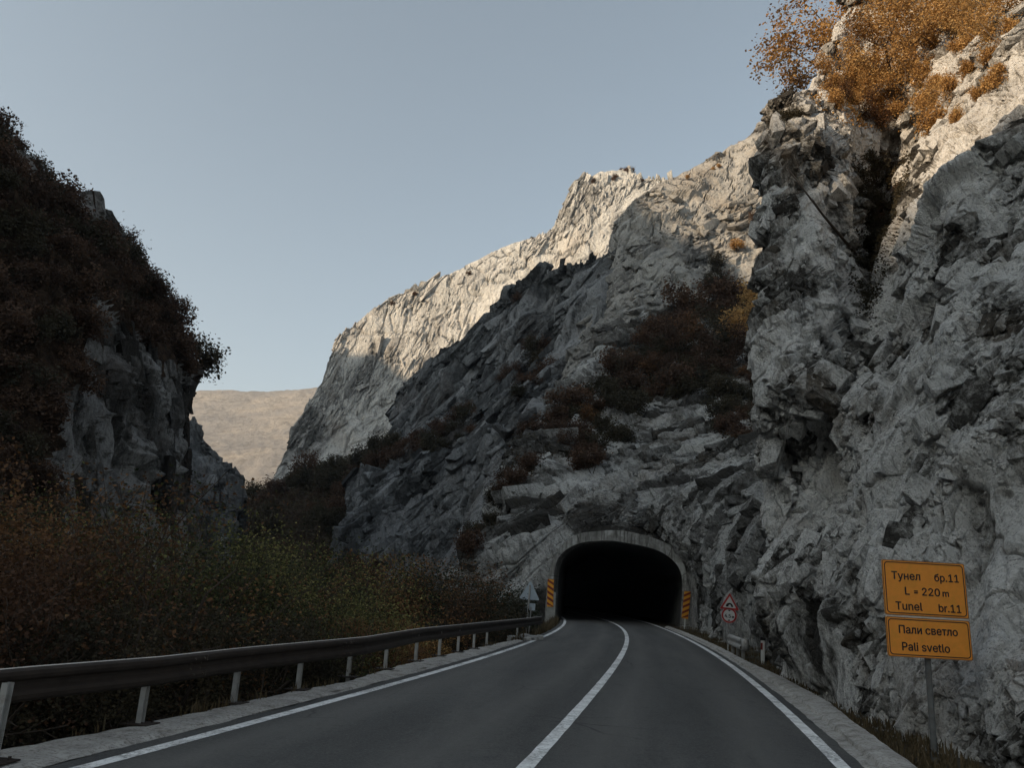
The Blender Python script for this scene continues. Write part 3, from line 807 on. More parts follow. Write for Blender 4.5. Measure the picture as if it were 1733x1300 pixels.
# left wall of the gorge
def l_skip(pos, size):
    x, y = proj(np.maximum(pos, [-1e9, 2, -1e9])); return inside(x, y, np.array(LWOOD, float)) | (x > 318) | ((size > .9) & (x > 290))
rows = [
 A([(-500, -350, 52), (-200, -50, 56), (-25, 190, 60), (55, 312, 66), (145, 375, 72), (222, 440, 78), (276, 512, 84), (316, 590, 88), (333, 615, 91)]),
 A([(-500, -50, 46), (-200, 200, 50), (-20, 380, 54), (60, 450, 58), (150, 480, 63), (222, 530, 70), (276, 590, 77), (318, 645, 85), (334, 675, 90)]),
 A([(-500, 300, 42), (-200, 460, 46), (-20, 560, 48), (60, 600, 51), (150, 620, 57), (218, 650, 64), (273, 690, 73), (318, 730, 82), (335, 750, 89)]),
 A([(-500, 600, 40), (-200, 700, 42), (-20, 740, 44), (60, 760, 48), (150, 770, 55), (218, 790, 63), (273, 810, 72), (318, 830, 82), (338, 850, 89)]),
 A([(-500, 980, 38), (-200, 990, 40), (-20, 1000, 42), (60, 1000, 46), (150, 1000, 54), (218, 1000, 62), (273, 1000, 71), (318, 1000, 81), (342, 1000, 89)]),
]
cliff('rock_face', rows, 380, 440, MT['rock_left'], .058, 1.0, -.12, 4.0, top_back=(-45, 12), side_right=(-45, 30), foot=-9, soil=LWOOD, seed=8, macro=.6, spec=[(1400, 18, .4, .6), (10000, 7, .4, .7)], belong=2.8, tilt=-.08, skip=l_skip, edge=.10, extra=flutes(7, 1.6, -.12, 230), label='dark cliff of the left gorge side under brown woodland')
rows = [
 A([(320, 715, 150), (345, 742, 150), (368, 764, 150), (386, 783, 151), (398, 803, 153), (404, 825, 156)]),
 A([(318, 790, 146), (345, 800, 146), (368, 810, 146), (386, 820, 147), (400, 832, 150), (406, 846, 155)]),
 A([(318, 870, 142), (345, 870, 142), (368, 875, 142), (386, 880, 144), (402, 885, 148), (410, 890, 155)]),
 A([(318, 1000, 138), (345, 1000, 138), (368, 1000, 138), (386, 1000, 140), (404, 1000, 146), (414, 1000, 155)]),
]
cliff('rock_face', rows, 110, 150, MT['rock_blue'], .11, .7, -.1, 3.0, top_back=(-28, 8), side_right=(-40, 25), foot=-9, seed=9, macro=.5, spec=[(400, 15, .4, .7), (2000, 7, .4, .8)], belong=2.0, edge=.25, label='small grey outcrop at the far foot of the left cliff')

# far hill
rows = [[at(px, py, Y) for px in (-100, 100, 250, 340, 440, 545, 700, 900)] for py, Y in ((661, 2300), (700, 2000), (760, 1700), (820, 1450), (880, 1250), (985, 1000))]
G = np.array(rows)
back = G[0]+np.array([0, 500, -40.])
G = np.concatenate([back[None], G])
P = catmull(G, 130); P = np.swapaxes(catmull(np.swapaxes(P, 0, 1), 260), 0, 1).reshape(-1, 3)
P[:, 2] += fbm(P/260, 4, 7)*12 + fbm(P/14, 3, 9)*1.6
ix = np.arange(130*260).reshape(130, 260)
tagit(mesh_np('hill', P, quads(ix), MT['hill'], smooth=True), kind='structure')

# ------------------------------------------------------------------ west side of the gorge, out of the frame: its crest throws the shadow
crest = [(-260, 24), (-60, 20), (4, 19.0), (7.2, 19.6), (9.0, 18.6), (11, 20.6), (13.5, 24.0), (15.2, 25.5), (20, 34), (32, 56), (50, 72), (70, 84), (77.6, 88), (85, 94), (92, 103), (98, 112), (120, 112), (150, 110), (200, 112), (232, 114), (246, 117), (254, 113), (268, 112), (290, 90), (330, 40), (420, 10)]
cu = np.concatenate([np.arange(-260, 0, 8), np.arange(0, 24, .4), np.arange(24, 420, 2.0)])
cv = np.interp(cu, *zip(*crest))
cv = cv + vnoise(np.stack([cu/9, cu*0, cu*0], 1), 3)*np.where(cu > 40, 2.2, .2) + vnoise(np.stack([cu/2.2, cu*0, cu*0], 1), 4)*np.where(cu > 40, .9, .25)
TE = math.tan(SUN_EL); UAX = np.array([SH[1], -SH[0]])
AC = 260.0
prof = [(170, -8), (195, .35), (235, .8), (260, 1.0), (285, .85), (360, .3), (460, -8)]
V = []
for a, k in prof:
    z = (cv + AC*TE)*k if k > -1 else np.full(len(cu), -8.)
    V.append(np.stack([SH[0]*a+UAX[0]*cu, SH[1]*a+UAX[1]*cu, z], 1))
V = np.concatenate(V); ix = np.arange(len(prof)*len(cu)).reshape(len(prof), len(cu))
tagit(mesh_np('mountain', V, quads(ix), MT['rock_left']), kind='structure')

# ------------------------------------------------------------------ tunnel
tun = empty('tunnel_portal', tuple(T_O+T_X*T_W/2))
tagit(tun, 'dark road tunnel mouth framed by a weathered concrete arch in the rock', 'tunnel')
bpy.context.view_layer.update()
TI = np.array(tun.location)
n = len(inn)
V = []
for poly, d in ((inn, .16), (out_, .16), (out_, -1.6), (inn, -1.6)):
    V.append(np.array([tw(u, z, d) for u, z in poly])-TI)
fr = []
for a, b in ((0, 1), (1, 2), (3, 0)):
    for i in range(n-1): fr.append((a*n+i, b*n+i, b*n+i+1, a*n+i+1))
oa = mesh_np('arch', np.concatenate(V), np.array(fr), MT['portal'], smooth=False, parent=tun)
al_ = np.r_[0, np.cumsum(np.linalg.norm(np.diff(inn, axis=0), axis=1))]
at_ = oa.data.attributes.new('along', 'FLOAT', 'POINT'); at_.data.foreach_set('value', np.tile(al_, 4).astype(np.float32))
Vt = []; ns = 44
HD = np.array([.10, 1.0, 0]); HD /= np.linalg.norm(HD)
for k in range(ns):
    s_ = k*2.2; hx = .14-.0032*s_
    cx = .14*s_-.0016*s_*s_
    for u, z in inn:
        q = tw(u, z, -1.55)
        Vt.append(q + np.array([cx, s_, 0]) - TI)
ft = [(k*n+i, (k+1)*n+i, (k+1)*n+i+1, k*n+i+1) for k in range(ns-1) for i in range(n-1)]
mesh_np('lining', np.array(Vt), np.array(ft), MT['inner'], parent=tun)
mb = MB(); mb.add(Vt[-n:], [tuple(range(n))]); mb.build('added_end_cap', MT['inner'], tun)  # cap added to close the shortened tunnel and keep its depth dark
# ------------------------------------------------------------------ verge, kerb
def sheet(name, fa, fb, y0, y1, prof_, mat, step=.3, jit=.03, seed=1):
    """prof_: list of (t across, z)"""
    ys = np.arange(y0, y1, step); rs = np.random.RandomState(seed)
    a, b = fa(ys), fb(ys); V = []
    for j, (t, z) in enumerate(prof_):
        e = rs.uniform(-jit, jit, len(ys)) + jit*1.5*vnoise(np.stack([ys/1.1, ys*0+j, ys*0], 1), 5)
        zz = z + rs.uniform(-.008, .008, len(ys))*(z > 0)
        V.append(np.stack([a*(1-t)+b*t+e*(.3 if t == 1 else 1), ys, zz], 1))
    m_ = len(ys); k = len(prof_)
    Fc = [(i*m_+j, i*m_+j+1, (i+1)*m_+j+1, (i+1)*m_+j) for i in range(k-1) for j in range(m_-1)]
    return tagit(mesh_np(name, np.concatenate(V), np.array(Fc), mat), kind='structure')
sheet('verge', lambda y: xv(y), lambda y: xl(y)-.30, -12, 30, [(-.02, -.5), (0, .0), (.03, .035), (.35, .05), (.8, .04), (.97, .016), (1.0, .004)], MT['verge'], .22, .035)
sheet('kerb', lambda y: xr(y)+.24, lambda y: xk(y), -12, 53, [(0, .003), (.05, .012), (.30, .02), (.36, .075), (.62, .10), (.95, .105), (1.0, .09), (1.02, -.1)], MT['verge'], .25, .012, 2)

# ------------------------------------------------------------------ guard rail
def resample(pts, step):
    pts = np.array(pts); d = np.r_[0, np.cumsum(np.linalg.norm(np.diff(pts, axis=0), axis=1))]
    s_ = np.arange(0, d[-1], step)
    return np.stack([np.interp(s_, d, pts[:, i]) for i in range(pts.shape[1])], 1)
W_PROF = [(-.01, .155), (.0, .157), (.012, .15), (.05, .125), (.06, .09), (.05, .06), (.005, .03), (.0, 0), (.005, -.03), (.05, -.06), (.06, -.09), (.05, -.125), (.012, -.15), (0, -.157)]
def wbeam(name, path, parent, org, top=.78):
    path = np.array(path); tg = np.gradient(path[:, :2], axis=0); tg /= np.linalg.norm(tg, axis=1, keepdims=True)
    nr = np.stack([tg[:, 1], -tg[:, 0]], 1)        # towards the road (right of travel)
    V = []
    for i, p in enumerate(path):
        for o_, z in W_PROF:
            V.append((p[0]+nr[i, 0]*o_-org[0], p[1]+nr[i, 1]*o_-org[1], p[2]+top-.157+z-org[2]))
    k = len(W_PROF)
    Fc = []; fm = []
    for i in range(len(path)-1):
        for j in range(k-1):
            Fc.append((i*k+j, i*k+j+1, (i+1)*k+j+1, (i+1)*k+j)); fm.append(1 if j <= 1 else 0)
    o = mesh_np(name, np.array(V), np.array(Fc), [MT['beam'], MT['beam_edge']], fm, parent=parent)
    sd = o.modifiers.new('thickness', 'SOLIDIFY'); sd.thickness = .006; sd.offset = 0
    return o
ys = np.arange(-9, 31.5, .5)
rail_path = [(float(xv(y))+.10, y, 0.0) for y in ys]
e0 = np.array(rail_path[-1])
tipp = at(916, 1046, 34.5)        # far end climbs and bends to the rock
for t in (.25, .5, .75, 1.0):
    q = e0*(1-t)+np.array([tipp[0], tipp[1], tipp[2]-.72])*t; rail_path.append(tuple(q))
gr = empty('guard_rail', (float(xv(10.)), 10, 0))
tagit(gr, 'long dark brown steel crash barrier on grey posts along the left verge', 'guard rail')
wbeam('beam', rail_path, gr, gr.location)
mbj = MB()
for y_ in np.arange(6.2, 30, 4.0):
    x_ = float(xv(y_))+.10; tx = float(xv(y_+.1)-xv(y_-.1))/.2; nl_ = math.hypot(1, tx); tv = Vector((tx/nl_, 1/nl_, 0)); nv_ = Vector((tv.y, -tv.x, 0))
    for k_, (o_, z_) in enumerate(((.064, .09), (.064, -.09), (.012, .03), (.012, -.03))):
        for sx in (-.10, .10):
            c_ = Vector((x_, y_, .78-.157+z_))+tv*sx+nv_*o_-Vector(gr.location); mbj.tube(c_, c_+nv_*.016, .016, .013, 6)
    for o_, z_ in ((.0605, .09), (.0605, -.09)):
        c_ = Vector((x_, y_, .78-.157+z_))+tv*.17+nv_*(o_+.001)-Vector(gr.location)
        mbj.box(c_, (.008, .012, .066), 0, Matrix.Rotation(math.atan2(-tv.x, tv.y), 3, 'Z'))
oj = mbj.build('bolts', MT['galv_dark'], gr); oj['kind'] = 'stuff'
def rail_post(px, py, first=[]):
    p = gnd(px, py)
    if not first:
        mb = MB(); mb.add([], [])
        # sigma post: a bent web with two flanges
        prof_ = [(.72*x_, .72*y_) for x_, y_ in [(-.045, .05), (.045, .05), (.045, .042), (-.012, .042), (-.012, -.042), (.045, -.042), (.045, -.05), (-.045, -.05), (-.045, -.042), (-.02, -.042), (-.02, .042), (-.045, .042)]]
        nn_ = len(prof_)
        vs = [(x, y, -.3) for x, y in prof_]+[(x, y, .70) for x, y in prof_]
        fs = [(i, (i+1) % nn_, nn_+(i+1) % nn_, nn_+i) for i in range(nn_)]+[tuple(range(nn_, 2*nn_))]
        mb.add(vs, fs)
        o = mb.build('post', MT['galv'], gr)
        b = MB(); b.box((0, 0, .058), (.34, .26, .014)); b.tube((.1, .08, .06), (.1, .08, .09), .014, .014, 6); b.tube((-.1, -.08, .06), (-.1, -.08, .09), .014, .014, 6)
        b.build('base_plate', MT['beam'], o)
        first.append(o); 
    else:
        o = first[0].copy(); link(o, gr)
        for c in list(first[0].children):
            d = c.copy(); link(d, o)
    o.location = (p[0]-gr.location[0]+.04, p[1]-gr.location[1], 0)
    o.rotation_euler = (0, 0, -.2 + random.uniform(-.05, .05))
random.seed(5)
for q in [(-24, 1301), (229, 1234), (389, 1197), (499, 1173), (585, 1151), (648, 1137), (700, 1123), (740, 1114), (772, 1107), (799, 1101), (821, 1095), (873, 1083)]:
    rail_post(*q)

# ------------------------------------------------------------------ lettering
try:
    FONT = bpy.data.fonts.load(bpy.utils.system_resource('DATAFILES', path='fonts')+'/Inter.woff2')
except Exception:
    FONT = None
def text_mesh(txt, size, cx, z, depth_y, weight=.0, xs=1.0):
    """flat letters standing in the xz plane, facing -y, middle at cx, base line at z"""
    cu_ = bpy.data.curves.new('lettering', 'FONT'); cu_.body = txt; cu_.size = 1.0; cu_.align_x = 'CENTER'; cu_.offset = weight
    cu_.resolution_u = 3; cu_.fill_mode = 'NONE'
    if FONT: cu_.font = FONT
    o = bpy.data.objects.new('lettering', cu_); COL.objects.link(o)
    dg = bpy.context.evaluated_depsgraph_get()
    me = bpy.data.meshes.new_from_object(o.evaluated_get(dg))
    # fill the outlines by winding number (the letters' contours overlap themselves)
    pts = [Vector(v.co[:2]) for v in me.vertices]; es = [tuple(e.vertices) for e in me.edges]; has = {tuple(sorted(e)) for e in es}
    loops = [[0]]
    for i in range(1, len(pts)):
        if (i-1, i) in has: loops[-1].append(i)
        else: loops.append([i])
    segs_ = np.array([(*pts[p], *pts[q]) for L in loops for p, q in zip(L, L[1:]+L[:1])])
    r = delaunay_2d_cdt(pts, es, [], 0, 1e-6)
    def wind(p):
        x0, y0, x1, y1 = segs_.T
        cr = (x1-x0)*(p.y-y0)-(p.x-x0)*(y1-y0)
        return int(((y0 <= p.y) & (p.y < y1) & (cr > 0)).sum() - ((y1 <= p.y) & (p.y < y0) & (cr < 0)).sum())
    fs = [tuple(t) for t in r[2] if wind((r[0][t[0]]+r[0][t[1]]+r[0][t[2]])/3)]
    vs = [(v.x*xs*size+cx, depth_y, v.y*size+z) for v in r[0]]
    bpy.data.objects.remove(o); bpy.data.curves.remove(cu_); bpy.data.meshes.remove(me)
    return vs, fs
def rrect(w, h, r, n=5, cx=0, cz=0):
    o = []
    for sx, sz, a0 in ((1, 1, 0), (-1, 1, 90), (-1, -1, 180), (1, -1, 270)):
        for i in range(n+1):
            a = R_(a0+90*i/n); o.append((cx+sx*(w/2-r)+r*math.cos(a), cz+sz*(h/2-r)+r*math.sin(a)))
    return o
def ring_faces(mb, a, b, y, m=0):
    n_ = len(a)
    mb.add([(x, y, z) for x, z in a]+[(x, y, z) for x, z in b], [(i, (i+1) % n_, n_+(i+1) % n_, n_+i) for i in range(n_)], m)

# yellow tunnel sign
ps = gnd(1582, 1287)
sg = empty('tunnel_sign', tuple(ps)); 
tagit(sg, 'yellow two panel tunnel information sign on a grey post against the right cliff', 'road sign')
uL, uR, lL, lR = (1493, 947), (1633, 956), (1503, 1110), (1643, 1120)
SY = ps[1]-.10
def sp(px, py): return at(px, py, SY)
wv_ = (sp(1632, 955)-sp(1493, 947)); width = np.linalg.norm(wv_)
top_c = (sp(1493, 947)+sp(1632, 955))/2; bot_c = (sp(1503, 1110)+sp(1643, 1120))/2
ex = Vector((wv_)).normalized(); ez = Vector(top_c-bot_c).normalized(); ez = (ez-ex*ez.dot(ex)).normalized(); ey = ez.cross(ex)
hgt = np.linalg.norm(top_c-bot_c)
PM = Matrix(((ex.x, ey.x, ez.x), (ex.y, ey.y, ez.y), (ex.z, ey.z, ez.z))).to_4x4()
org = Vector((top_c+bot_c)/2)-Vector(ps)
def panel(h, cz, lines, parent):
    base_ = MB(); base_.prism(rrect(width, h, .025, 4, 0, cz), -.012, .006, 0)
    o = base_.build('panel', [MT['yellow']], parent)
    o.matrix_local = Matrix.Translation(org) @ PM
    e = MB(); ring_faces(e, rrect(width-.002, h-.002, .025, 4, 0, cz), rrect(width-.018, h-.018, .022, 4, 0, cz), -.0135); eo = e.build('panel_edge', MT['rust'], o)
    b = MB(); ring_faces(b, rrect(width-.045, h-.045, .045, 6, 0, cz), rrect(width-.068, h-.068, .036, 6, 0, cz), -.0145); b.build('border', MT['black'], o)
    l = MB()
    for txt, size, cx, z, xs in lines:
        for k_, (ox, oz) in enumerate(((0, 0), (.0032, 0), (-.0032, 0), (0, .0028), (0, -.0028))):
            vs, fs = text_mesh(txt, size, cx+ox, z+oz, -.0145-.0002*k_, 0.0, xs); l.add(vs, fs)
    l.build('lettering', MT['black'], o)
    k = MB(); rs = random.Random(int(cz*100)+7)
    return o
h1 = hgt*.577; h2 = hgt*.405; c1 = hgt/2-h1/2; c2 = -hgt/2+h2/2
u_ = width/140.0         # metres per photo pixel on the sign
panel(h1, c1, [('Тунел', 25*u_, -31*u_, c1+13.5*u_, .98), ('бр.11', 24*u_, 38*u_, c1+13.5*u_, .93), ('L', 24*u_, -31*u_, c1-11*u_, 1), ('=', 20*u_, -16*u_, c1-10*u_, 1), ('220', 24*u_, 9*u_, c1-11*u_, 1), ('m', 20*u_, 34*u_, c1-11*u_, 1),
               ('Tunel', 25*u_, -30*u_, c1-36*u_, .98), ('br.11', 24*u_, 39*u_, c1-36*u_, .93)], sg)
panel(h2, c2, [('Пали светло', 25*u_, -1*u_, c2+6*u_, .94), ('Pali svetlo', 25*u_, -7*u_, c2-21*u_, .96)], sg)
mb = MB(); mb.box((0, .012, 0), (width*.98, .03, .016)); o = mb.build('rail', MT['white'], sg); 
gapz = (c1-h1/2+c2+h2/2)/2
o.matrix_local = Matrix.Translation(org + Vector(PM.to_3x3() @ Vector((0, 0, gapz)))) @ PM
mb = MB(); ptop = org + Vector(PM.to_3x3() @ Vector((.0, .055, hgt*.42)))
mb.tube((0, 0, -.35), ptop, .036, .036, 14); mb.build('post', MT['post_dark'], sg, smooth=False)
mb = MB()
for cz in (c1, c2): mb.box((0, .035, cz), (width*.7, .04, .03))
o = mb.build('bracket', MT['galv'], sg); o.matrix_local = Matrix.Translation(org) @ PM

# warning triangle and height limit on one post
def frame_sign(name, foot, dirv, label, cat):
    o = empty(name, tuple(foot), (0, 0, math.atan2(dirv[0], dirv[1])*-1)); tagit(o, label, cat); return o
YW = 29.6
fw = at(1232, 1100, YW)
ws = empty('warning_sign', (fw[0], fw[1], 0), (0, R_(3.0), R_(-8)))
tagit(ws, 'red bordered triangular tunnel warning over a round height limit on a thin post', 'road sign')
tc = at(1234.5, 1020.5, YW); rc = at(1234, 1042, YW)
zt, zr = tc[2], rc[2]; mpp = YW/F*.95
def tri(r, cz): return [(r*math.cos(R_(a))*1.0, cz+r*math.sin(R_(a))) for a in (90, 210, 330)]
def rtri(r, cz, k=.12):
    p = tri(r, cz); o = []
    for i in range(3):
        a, b, c = p[i-1], p[i], p[(i+1) % 3]
        for t in (0, .5, 1):
            q0 = (b[0]+(a[0]-b[0])*k, b[1]+(a[1]-b[1])*k); q1 = (b[0]+(c[0]-b[0])*k, b[1]+(c[1]-b[1])*k)
            x = (1-t)**2*q0[0]+2*t*(1-t)*b[0]+t*t*q1[0]; z = (1-t)**2*q0[1]+2*t*(1-t)*b[1]+t*t*q1[1]; o.append((x, z))
    return o
RT = 19.5*mpp; tz = zt-2*mpp
mb = MB(); mb.prism(rtri(RT, tz, .08), -.012, 0); plate = mb.build('warning_plate', MT['white'], ws)
mb = MB(); ring_faces(mb, rtri(RT-.012, tz, .08), rtri(RT*.66, tz, .06), -.0145); mb.build('border', MT['red'], plate)
mb = MB(); s_ = RT*.30
arch = [(s_*1.05*math.cos(R_(a)), tz-RT*.24+s_*1.1*math.sin(R_(a))) for a in range(0, 181, 15)]
hole = [(s_*.10+s_*.42*math.cos(R_(a)), tz-RT*.24+s_*.62*math.sin(R_(a))) for a in range(180, -1, -15)]
mb.add([(x, -.0148, z) for x, z in arch+hole], [tuple(range(len(arch)+len(hole)))]); mb.build('pictogram', MT['black'], plate)
RC = 12.8*mpp; circ = lambda r, n_=36: [(r*math.cos(2*math.pi*i/n_), zr+r*math.sin(2*math.pi*i/n_)) for i in range(n_)]
mb = MB(); mb.prism(circ(RC), -.012, 0); disc = mb.build('limit_plate', MT['white'], ws)
mb = MB(); ring_faces(mb, circ(RC*.985), circ(RC*.77), -.0145); mb.build('border', MT['red'], disc)
mb = MB()
for k_, ox in enumerate((0, .008, -.008)):
    vs, fs = text_mesh('4.5', RC*.92, -RC*.17+ox, zr-RC*.31, -.0148-.0003*k_, 0, .85); mb.add(vs, fs)
    vs, fs = text_mesh('m', RC*.66, RC*.50+ox, zr-RC*.31, -.0148-.0003*k_, 0, .8); mb.add(vs, fs)
for sg_ in (1, -1): mb.add([(-RC*.2, -.0149, zr+sg_*RC*.70), (RC*.2, -.0149, zr+sg_*RC*.70), (0, -.0149, zr+sg_*RC*.50)], [(0, 1, 2)])
mb.build('lettering', MT['black'], disc)
mb = MB(); mb.tube((0, .035, -.3), (0, .035, zt+RT*.7), .03, .03, 10); mb.build('post', MT['galv'], ws)

# stub of crash barrier by the warning sign
p0, p1 = at(1233, 1096, 28.6), at(1259, 1103, 26.6)
p0 = gnd(1236, 1107); p1 = gnd(1257, 1118)
st = empty('barrier_end', tuple((p0+p1)/2)); tagit(st, 'short pale steel crash barrier end piece below the warning triangle', 'guard rail')
dv_ = (p0-p1); dv_[2] = 0; dl_ = np.linalg.norm(dv_); dv_ /= dl_
pth = [tuple(p1+dv_*t*dl_-np.array(st.location)) for t in np.linspace(0, 1, 6)]
V = []; nr = np.array([-dv_[1], dv_[0]])
PW = W_PROF
for p in pth:
    for o_, z in PW: V.append((p[0]+nr[0]*o_*1.3, p[1]+nr[1]*o_*1.3, p[2]+.48+z*1.15))
k = len(PW); Fc = [(i*k+j, i*k+j+1, (i+1)*k+j+1, (i+1)*k+j) for i in range(len(pth)-1) for j in range(k-1)]
o = mesh_np('beam', np.array(V), np.array(Fc), MT['galv'], parent=st); sd = o.modifiers.new('thickness', 'SOLIDIFY'); sd.thickness = .008
# rounded end plate
mb = MB(); c = Vector(pth[0]); a = Vector((nr[0], nr[1], 0)); dvec = Vector(dv_)
for i in range(9):
    t = math.pi*i/8; q = c - dvec*(.2*math.sin(t)) - a*(.09-.11*math.cos(t))*1.0
    mb.v += [(q.x, q.y, .48-.18), (q.x, q.y, .48+.18)]
for i in range(8): mb.f.append((2*i, 2*i+1, 2*i+3, 2*i+2)); mb.m.append(0)
o = mb.build('end_cap', MT['galv'], st, smooth=True); sd = o.modifiers.new('thickness', 'SOLIDIFY'); sd.thickness = .008
for t in (.1, .5, .92):
    q = p1+dv_*t*dl_-np.array(st.location); mb = MB(); mb.box((q[0]-nr[0]*.06, q[1]-nr[1]*.06, .2), (.09, .07, .8)); mb.build('post', MT['galv'], st, bevel=.006)

# delineator
pd = gnd(1291, 1124); dl = empty('delineator_post', tuple(pd), (0, R_(1.5), R_(-12)))
tagit(dl, 'slim white roadside marker post with a black top and red reflector', 'marker post')
hD = at(1291, 1078, pd[1])[2]; sc_ = hD
mb = MB(); mb.prism([(-.055, -.2), (.055, -.2), (.055, hD*.86), (-.055, hD*.86)], -.04, .04); mb.build('body', MT['white'], dl, bevel=.02)
mb = MB(); mb.prism([(-.075, hD*.86), (.085, hD*.86), (.085, hD*.97), (-.075, hD*1.0)], -.06, .06); mb.build('cap', MT['black'], dl, bevel=.012)
mb = MB(); mb.box((-.035, -.046, hD*.64), (.06, .012, .20)); mb.build('reflector', MT['hazard_red'], dl)

# hazard boards at the tunnel mouth
def hazard(corners, Y, foot, label, flip, pw):
    """corners: photo points of the board (tl, tr, br, bl)"""
    c = [at(px, py, Y) for px, py in corners]
    f = at(foot[0], foot[1], Y)
    root = empty('hazard_board', tuple(f)); tagit(root, label, 'hazard board', 'striped boards at the tunnel mouth')
    w = np.linalg.norm(c[1]-c[0])*.5+np.linalg.norm(c[2]-c[3])*.5; h = np.linalg.norm((c[0]+c[1]-c[2]-c[3])/2)
    cen = sum(c)/4; up = Vector((c[0]+c[1]-c[2]-c[3])/2).normalized()
    x_ = Vector((1, 0, 0)); x_ = (x_-up*x_.dot(up)).normalized(); y_ = up.cross(x_)
    B = Matrix(((x_.x, y_.x, up.x), (x_.y, y_.y, up.y), (x_.z, y_.z, up.z))).to_4x4()
    o0 = Matrix.Translation(Vector(cen-f)) @ B
    mb = MB(); mb.prism(rrect(w, h, .03, 3), -.02, 0); pl = mb.build('board', MT['hazard_yellow'], root); pl.matrix_local = o0
    mb = MB(); k = 5; sl_ = (.62 if flip else -.62)*w
    for i in range(-1, k+1):
        z0 = -h/2+(i+.05)*h/k*1.04; z1 = z0+h/k*.47
        pts = [(-w/2, z0-sl_/2), (w/2, z0+sl_/2), (w/2, z1+sl_/2), (-w/2, z1-sl_/2)]
        pts = [(x, min(max(z, -h/2), h/2)) for x, z in pts]
        if max(z for x, z in pts)-min(z for x, z in pts) > .03: mb.add([(x, -.0225, z) for x, z in pts], [(0, 1, 2, 3)])
    mb.build('stripes', MT['hazard_red'], pl)
    return root, pw
hz, _ = hazard([(927, 980), (937.5, 981), (936, 1028), (925.5, 1027)], 55.9, (932, 1045), 'red and yellow striped board on the left jamb of the tunnel mouth', False, 0)
mb = MB(); mb.box((0, .16, .5), (.62, .22, 2.4)); mb.build('plinth', MT['concrete'], hz, bevel=.03)
hz, _ = hazard([(1158.5, 1001), (1169, 1001), (1164.5, 1048), (1153, 1047)], 53.6, (1159, 1060), 'red and yellow striped board leaning at the right side of the tunnel mouth', True, 0)
mb = MB(); mb.tube((0, .05, -.25), (.06, .05, 1.2), .045, .045, 10); mb.build('post', MT['white'], hz)

# back of a sign on the left
YB = 33.5
fb = at(890, 1083, YB)
bs = empty('warning_sign', (fb[0], fb[1], 0), (0, R_(2.5), R_(6)))
tagit(bs, 'grey back of a triangular sign with a small plate beside the barrier end', 'road sign')
tb = at(888.5, 1003, YB)[2]; mb_ = YB/F
mb = MB(); mb.prism(rtri(20*mb_, tb-1*mb_, .08), -.006, .006); pl = mb.build('warning_plate', MT['sign_back'], bs)
zp = at(893, 1027, YB)[2]
mb = MB(); mb.prism([(x+4.5*mb_, z) for x, z in rrect(13*mb_, 11*mb_, .03, 3, 0, zp)], -.006, .006); mb.build('small_plate', MT['sign_back'], bs)
mb = MB(); mb.tube((-.6*mb_, -.05, .3), (-.6*mb_, -.05, tb+12*mb_), .04, .04, 10); mb.tube((4*mb_, -.04, -.3), (4*mb_, -.04, zp), .03, .03, 10); mb.tube((-2*mb_, -.05, -.3), (-.6*mb_, -.05, .31), .04, .04, 10)
mb.build('post', MT['galv'], bs)
# concrete lump under it
rs = np.random.RandomState(4)
mb = MB()
p = gnd(891, 1083)
lump = [(p[0]+rs.uniform(-.55, .55), p[1]+rs.uniform(-.4, .4), rs.uniform(.02, .1), rs.uniform(.12, .3)) for _ in range(9)]
for x, y, z, r in lump:
    mb.box((x, y, z), (r*1.5, r, r*.7), 0, Matrix.Rotation(rs.uniform(0, 3), 3, 'Z') @ Matrix.Rotation(rs.uniform(-.3, .3), 3, 'X'))
tagit(mb.build('rubble', MT['rubble'], bevel=.03), 'heap of broken pale concrete at the foot of the sign posts', kind='stuff')

# ------------------------------------------------------------------ plants
def grow(rs, height, spread, stems, levels=3, kids=3, r0=.03, up=.5, curl=.35):
    """branch segments (p0, p1, r0, r1, level)"""
    segs = []
    def rec(p, d, L, r, lv):
        k = 3
        for i in range(k):
            d = d + rs.normal(0, curl*.35, 3); d[2] += .06*up; d /= np.linalg.norm(d)
            q = p + d*L/k; r2 = r*.82
            segs.append((p, q, r, r2, lv)); p, r = q, r2
            if lv < levels and (i > 0 or lv > 0):
                for _ in range(kids if i == k-1 else kids-1):
                    e = d + rs.normal(0, .62, 3); e[2] += .1*up; e /= np.linalg.norm(e)
                    rec(p, e, L*rs.uniform(.5, .8), r*.62, lv+1)
    for s_ in range(stems):
        a = rs.uniform(0, 6.283); t = rs.uniform(.15, 1)*spread
        d = np.array([math.cos(a)*t, math.sin(a)*t, 1.0]); d /= np.linalg.norm(d)
        rec(np.array([math.cos(a), math.sin(a), 0])*.08*height*rs.uniform(0, 1)*(stems > 1), d, height*.55*rs.uniform(.75, 1.1), r0*height, 0)
    k_ = height/np.percentile([q[1][2] for q in segs], 98.5)
    segs = [(a*k_, b*k_, c, d, e) for a, b, c, d, e in segs]
    return [q for q in segs if q[1][2] < height*1.02 and math.hypot(q[1][0], q[1][1]) < .75*height]
def tubes_np(segs, n=4, minr=0.0):
    segs = [q for q in segs if q[2] >= minr]
    V = []; Fc = []
    for p0, p1, a, b, lv in segs:
        d = p1-p0; d = d/(np.linalg.norm(d)+1e-9)
        x = np.cross(d, [0.3, .9, .1]); x /= np.linalg.norm(x)+1e-9; y = np.cross(d, x); o = len(V)
        for p, r in ((p0, a), (p1, b)):
            for i in range(n):
                t = 2*math.pi*i/n; V.append(p+(x*math.cos(t)+y*math.sin(t))*r)
        Fc += [(o+i, o+(i+1) % n, o+n+(i+1) % n, o+n+i) for i in range(n)]
    return np.array(V), np.array(Fc)
